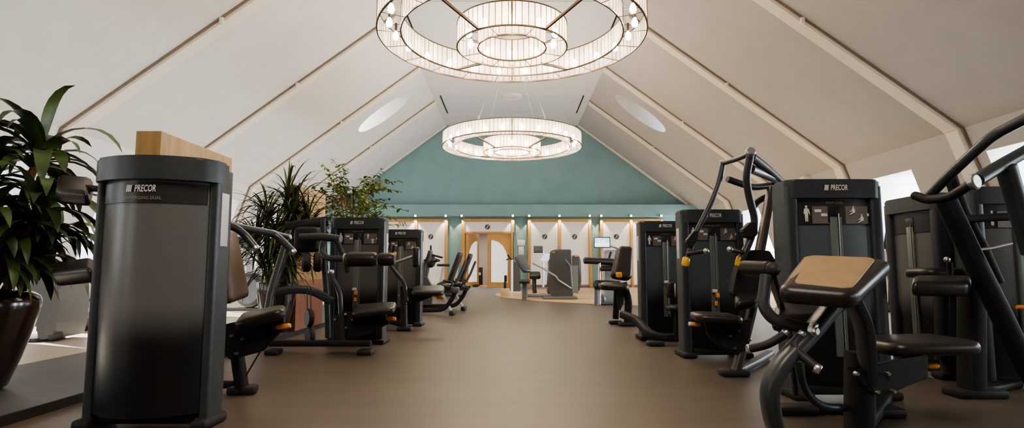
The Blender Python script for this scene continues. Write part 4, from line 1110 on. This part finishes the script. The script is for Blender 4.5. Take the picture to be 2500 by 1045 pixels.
# display on its pole
t = thing('display_pole', 'small dark monitor on a thin pole left of the grey training station', 'monitor', (W(1326, 690, 20.2).x, 20.2, 0))
TB('pole', [(1322, 606, 20.2), (1326, 620, 20.2), (1326, 701, 20.2)], .035, M_alu, t, .1)
sc_ = MB().box(W(1314, 609, 20.1), (.33, .05, .25), bevel=.02).build('monitor', M_dgrey, t, t)
MB().box(W(1313, 609, 20.05), (.27, .02, .18)).build('screen', mat('dim_screen', (.10, .10, .105), .25, var=.1), sc_, t)
MB().lathe([(0, 0), (.2, 0), (.2, .02), (.06, .05), (0, .05)], (0, 0, .008), 18).build('base', M_dgrey, t)
# unit behind
t = thing('training_station', 'second grey training station tucked behind the rounded one on the circle', 'gym machine', (W(1410, 712, 22.1).x, 22.1, 0))
sh = MB().prism([W(x, y, 22.1) for x, y in ((1396, 624), (1412, 622), (1418, 632), (1420, 690), (1414, 713), (1396, 713))], (0, .7, 0)); bmesh.ops.bevel(sh.bm, geom=list(sh.bm.edges), offset=.05, segments=3, affect='EDGES'); sh.build('shell', M_dgrey, t, t)
PLATE('front_column', [(1398, 648), (1412, 648), (1412, 715.4), (1398, 715.4)], 21.85, .24, M_silver, t)
MB().box(W(1407, 625, 22.05), (.12, .04, .05)).build('orange_strip', M_orange, t, t)
# left dark cabinet with white post
t = thing('training_station', 'dark cabinet-like training station with a white post at the left rim of the circle', 'gym machine', (W(1262, 712, 21.9).x, 21.9, 0))
PLATE('cabinet', [(1253, 640), (1270, 640), (1271, 714), (1253, 714)], 21.8, .6, M_dgrey, t)
BM('white_post', [(1250, 634, 21.7), (1250, 715, 21.7)], .09, .12, M_white, t, 0)
BM('tall_bar', [(1254, 567, 21.75), (1254, 645, 21.75)], .05, .10, M_plac, t, 0)
TB('handle', [(1236, 635, 21.6), (1242, 631, 21.6), (1252, 633, 21.7)], .025, M_rubber, t); TB('handle', [(1240, 622, 21.6), (1248, 634, 21.65)], .03, M_rubber, t)
PLATE('base', [(1243, 712), (1272, 712), (1272, 716), (1243, 716)], 21.6, .9, M_sticker, t)
# wooden plinth block and black device on it
w0, w1 = W(1222, 722, 19.3), W(1244, 704, 19.3)
t = thing('wooden_block', 'small pale wooden block on the left rim of the beige circle', 'block', ((w0.x + w1.x) / 2, 19.3, .008))
hh = w1.z - .008
MB().box((0, 0, hh / 2), (w1.x - w0.x, .3, hh), bevel=.008).build('body', woodmat('birch', (.50, .36, .20), (.60, .46, .28)), t)
t = thing('foam_stand', 'upright black stand resting on the small wooden block', 'stand', ((w0.x + w1.x) / 2, 19.3, w1.z))
zt = W(1232, 672, 19.3).z - w1.z
MB().box((0, 0, zt * .25), (.09, .12, zt * .5), bevel=.02).build('stem', M_rubber, t); MB().box((.02, 0, zt * .75), (.10, .14, zt * .5), bevel=.02).build('head', M_rubber, t)

# right station with the lit screen
b = W(1475, 745, 14.7)
t = thing('training_station', 'padded silver-framed training station beneath the lit wall screen, right side of the circle', 'gym machine', (b.x, 14.9, 0))
MB().box((W(1498, 640, 15.2).x, 15.3, .72), (.55, .45, 1.42), bevel=.06).build('body', M_lsilver, t, t)
mb = MB(); p, q = W(1425, 636, 14.6), W(1508, 640, 14.9); L = (q - p).length
mb.lathe([(0, 0), (.05, 0), (.085, .03), (.085, L - .02), (.05, L), (0, L)], p, 16, q - p).build('arm_roller', M_vinyl, t, t)
BM('frame_bar', [(1463, 657, 14.7), (1500, 657, 14.8)], .05, .06, M_alu, t, 0, up=(0, 0, 1))
PAD('rest_pad', [(1466, 655, 14.5), (1506, 655, 14.5), (1502, 645, 15.0), (1468, 645, 15.0)], .08, M_vinyl, t, .04, .02)
BM('post', [(1463, 641, 14.7), (1463, 744, 14.6)], .07, .07, M_alu, t, 0)
BM('post', [(1456, 700, 14.5), (1456, 748, 14.5)], .10, .10, M_silver, t, 0)
mb = MB(); p, q = W(1452, 695, 14.4), W(1512, 697, 14.7); L = (q - p).length
mb.lathe([(0, 0), (.08, 0), (.12, .03), (.12, L - .02), (.05, L), (0, L)], p, 16, q - p).build('leg_roller', M_vinyl, t, t)
MB().lathe([(0, -.05), (.12, -.05), (.14, 0), (.12, .05), (0, .05)], W(1470, 731, 14.9), 18, (1, .3, 0)).build('wheel', M_silver, t, t)
MB().box((W(1500, 741, 14.9).x, 15.0, .035), (.75, .7, .06), bevel=.02).build('base', M_dgrey, t, t)
TB('grip', [(1487, 631, 14.6), (1492, 615, 14.6)], .03, M_rubber, t); TB('grip', [(1499, 633, 14.6), (1503, 622, 14.6)], .025, M_chrome, t)
BM('screen_arm', [(1488, 600, 14.9), (1508, 606, 15.1), (1512, 640, 15.2)], .05, .05, M_dgrey, t, .1)
tv = MB().box(W(1470, 592, 14.85), (.43, .05, .29), bevel=.02).build('screen_case', M_plac, t, t)
MB().box(W(1470, 592, 14.81), (.38, .02, .24)).build('screen', M_scr, tv, t)
c = W(1470, 597.5, 14.79); MB().box(c + V((0, .004, 0)), (.38, .02, .08)).build('screen_band', mat('screen_white', (.6, .6, .6), .3, emit=(.9, .97, 1), estr=.8), tv, t)
c = W(1463, 590, 14.79); MB().box(c + V((0, .004, 0)), (.05, .02, .10)).box(c + V((.09, .004, 0)), (.035, .02, .07)).box(c + V((.14, .004, 0)), (.035, .02, .07)).build('screen_figures', MATS['screen_white'], tv, t)

# small white wall boxes seen above the curl tower
p = W(1985, 437, 15.6)
o = MB().box((9.30, 17.8, 3.72), (.28, .22, .22), bevel=.02).build('wall_speaker', M_white); tag(o, 'small white wall box by the right rafter post above the curl machine', 'wall box')
MB().box((9.15, 17.8, 3.72), (.02, .17, .17), bevel=.005).build('grille', M_beam, o)
# dark cardio machines in the right window niche
t = thing('cardio_console', 'dark cardio machine under the right window between the two big towers', 'cardio machine', (8.6, 13.0, 0))
MB().box((0, 0, .1), (.8, 1.6, .2), bevel=.04).build('deck', M_dgrey, t)
for s in (-1, 1): MB().beam([(s * .35, -.5, .15), (s * .35, -.6, 1.1), (s * .33, -.45, 1.5)], .08, .12, .1).build('upright', M_blk, t)
MB().box((0, -.5, 1.55), (.8, .15, .42), Matrix.Rotation(.3, 3, 'X'), .05).build('console', M_blk, t)

# ================================================================== LIGHT
wd = bpy.data.worlds.new('world'); scene.world = wd; wd.use_nodes = True
bg = wd.node_tree.nodes['Background']; bg.inputs['Color'].default_value = (.80, .90, 1.0, 1); bg.inputs['Strength'].default_value = 1.7
def area(loc, rot, sx, sy, e, col):
    l = bpy.data.lights.new('daylight', 'AREA'); l.shape = 'RECTANGLE'; l.size = sx; l.size_y = sy; l.energy = e; l.color = col
    o = bpy.data.objects.new('daylight', l); COL.objects.link(o); o.location = loc; o.rotation_euler = rot; return o
for s in (-1, 1):
    for i in range(8):
        y = (FY[i] + 2.75)
        e = (20 if s < 0 else 330) * (.25 if i < 3 else 1)
        area((s * 11.6, y, 2.1), (0, math.radians(90) * s, 0), 2.3, 2.0, e, (.86, .93, 1))
for s in (-1, 1): area((s * 6.62, SKY_Y, SKY_Z), (0, math.radians(90) * s, 0), 1.0, 1.0, 14 if s < 0 else 9, (.86, .93, 1))
sun = bpy.data.lights.new('sun', 'SUN'); sun.energy = 18; sun.angle = .01; sun.color = (1, .95, .86)
so = bpy.data.objects.new('sun', sun); COL.objects.link(so)
so.rotation_euler = V((5.3, -2.6, -2.5)).to_track_quat('-Z', 'Y').to_euler()
for y in (9.05, 17.55):
    l = bpy.data.lights.new('chandelier_light', 'POINT'); l.energy = 110; l.color = (1, .82, .60); l.shadow_soft_size = .25
    o = bpy.data.objects.new('chandelier_lamp', l); COL.objects.link(o); o.location = (0, y, 5.6)
l = bpy.data.lights.new('front_fill_light', 'AREA'); l.shape = 'DISK'; l.size = 3.6; l.energy = 140; l.color = (1, .88, .74)  # added unseen fill for the machine fronts, no fixture there
o = bpy.data.objects.new('front_fill_lamp', l); COL.objects.link(o); o.location = (0, -.2, 5.2); o.rotation_euler = (math.radians(20), 0, 0)
l = bpy.data.lights.new('lobby_light', 'AREA'); l.energy = 60; l.size = 1.5; l.color = (1, .92, .8)
o = bpy.data.objects.new('lobby_lamp', l); COL.objects.link(o); o.location = ((lx0 + lx1) / 2, 31, 3.1)

# ================================================================== CAMERA
cd = bpy.data.cameras.new('camera'); cd.sensor_width = 36; cd.lens = FPX / 2500 * 36; cd.clip_end = 200; cd.clip_start = .05
cam = bpy.data.objects.new('camera', cd); COL.objects.link(cam); cam.location = (0, 0, CAMH); cam.rotation_euler = (PI / 2 + TH, 0, 0)
scene.camera = cam
scene.view_settings.view_transform = 'AgX'
scene.view_settings.look = 'AgX - Medium High Contrast'
scene.view_settings.exposure = 1.0
c = scene.cycles
c.use_denoising = True
c.max_bounces = 8; c.diffuse_bounces = 4; c.glossy_bounces = 3; c.transparent_max_bounces = 16; c.transmission_bounces = 4
c.caustics_reflective = False; c.caustics_refractive = False; c.sample_clamp_indirect = 6
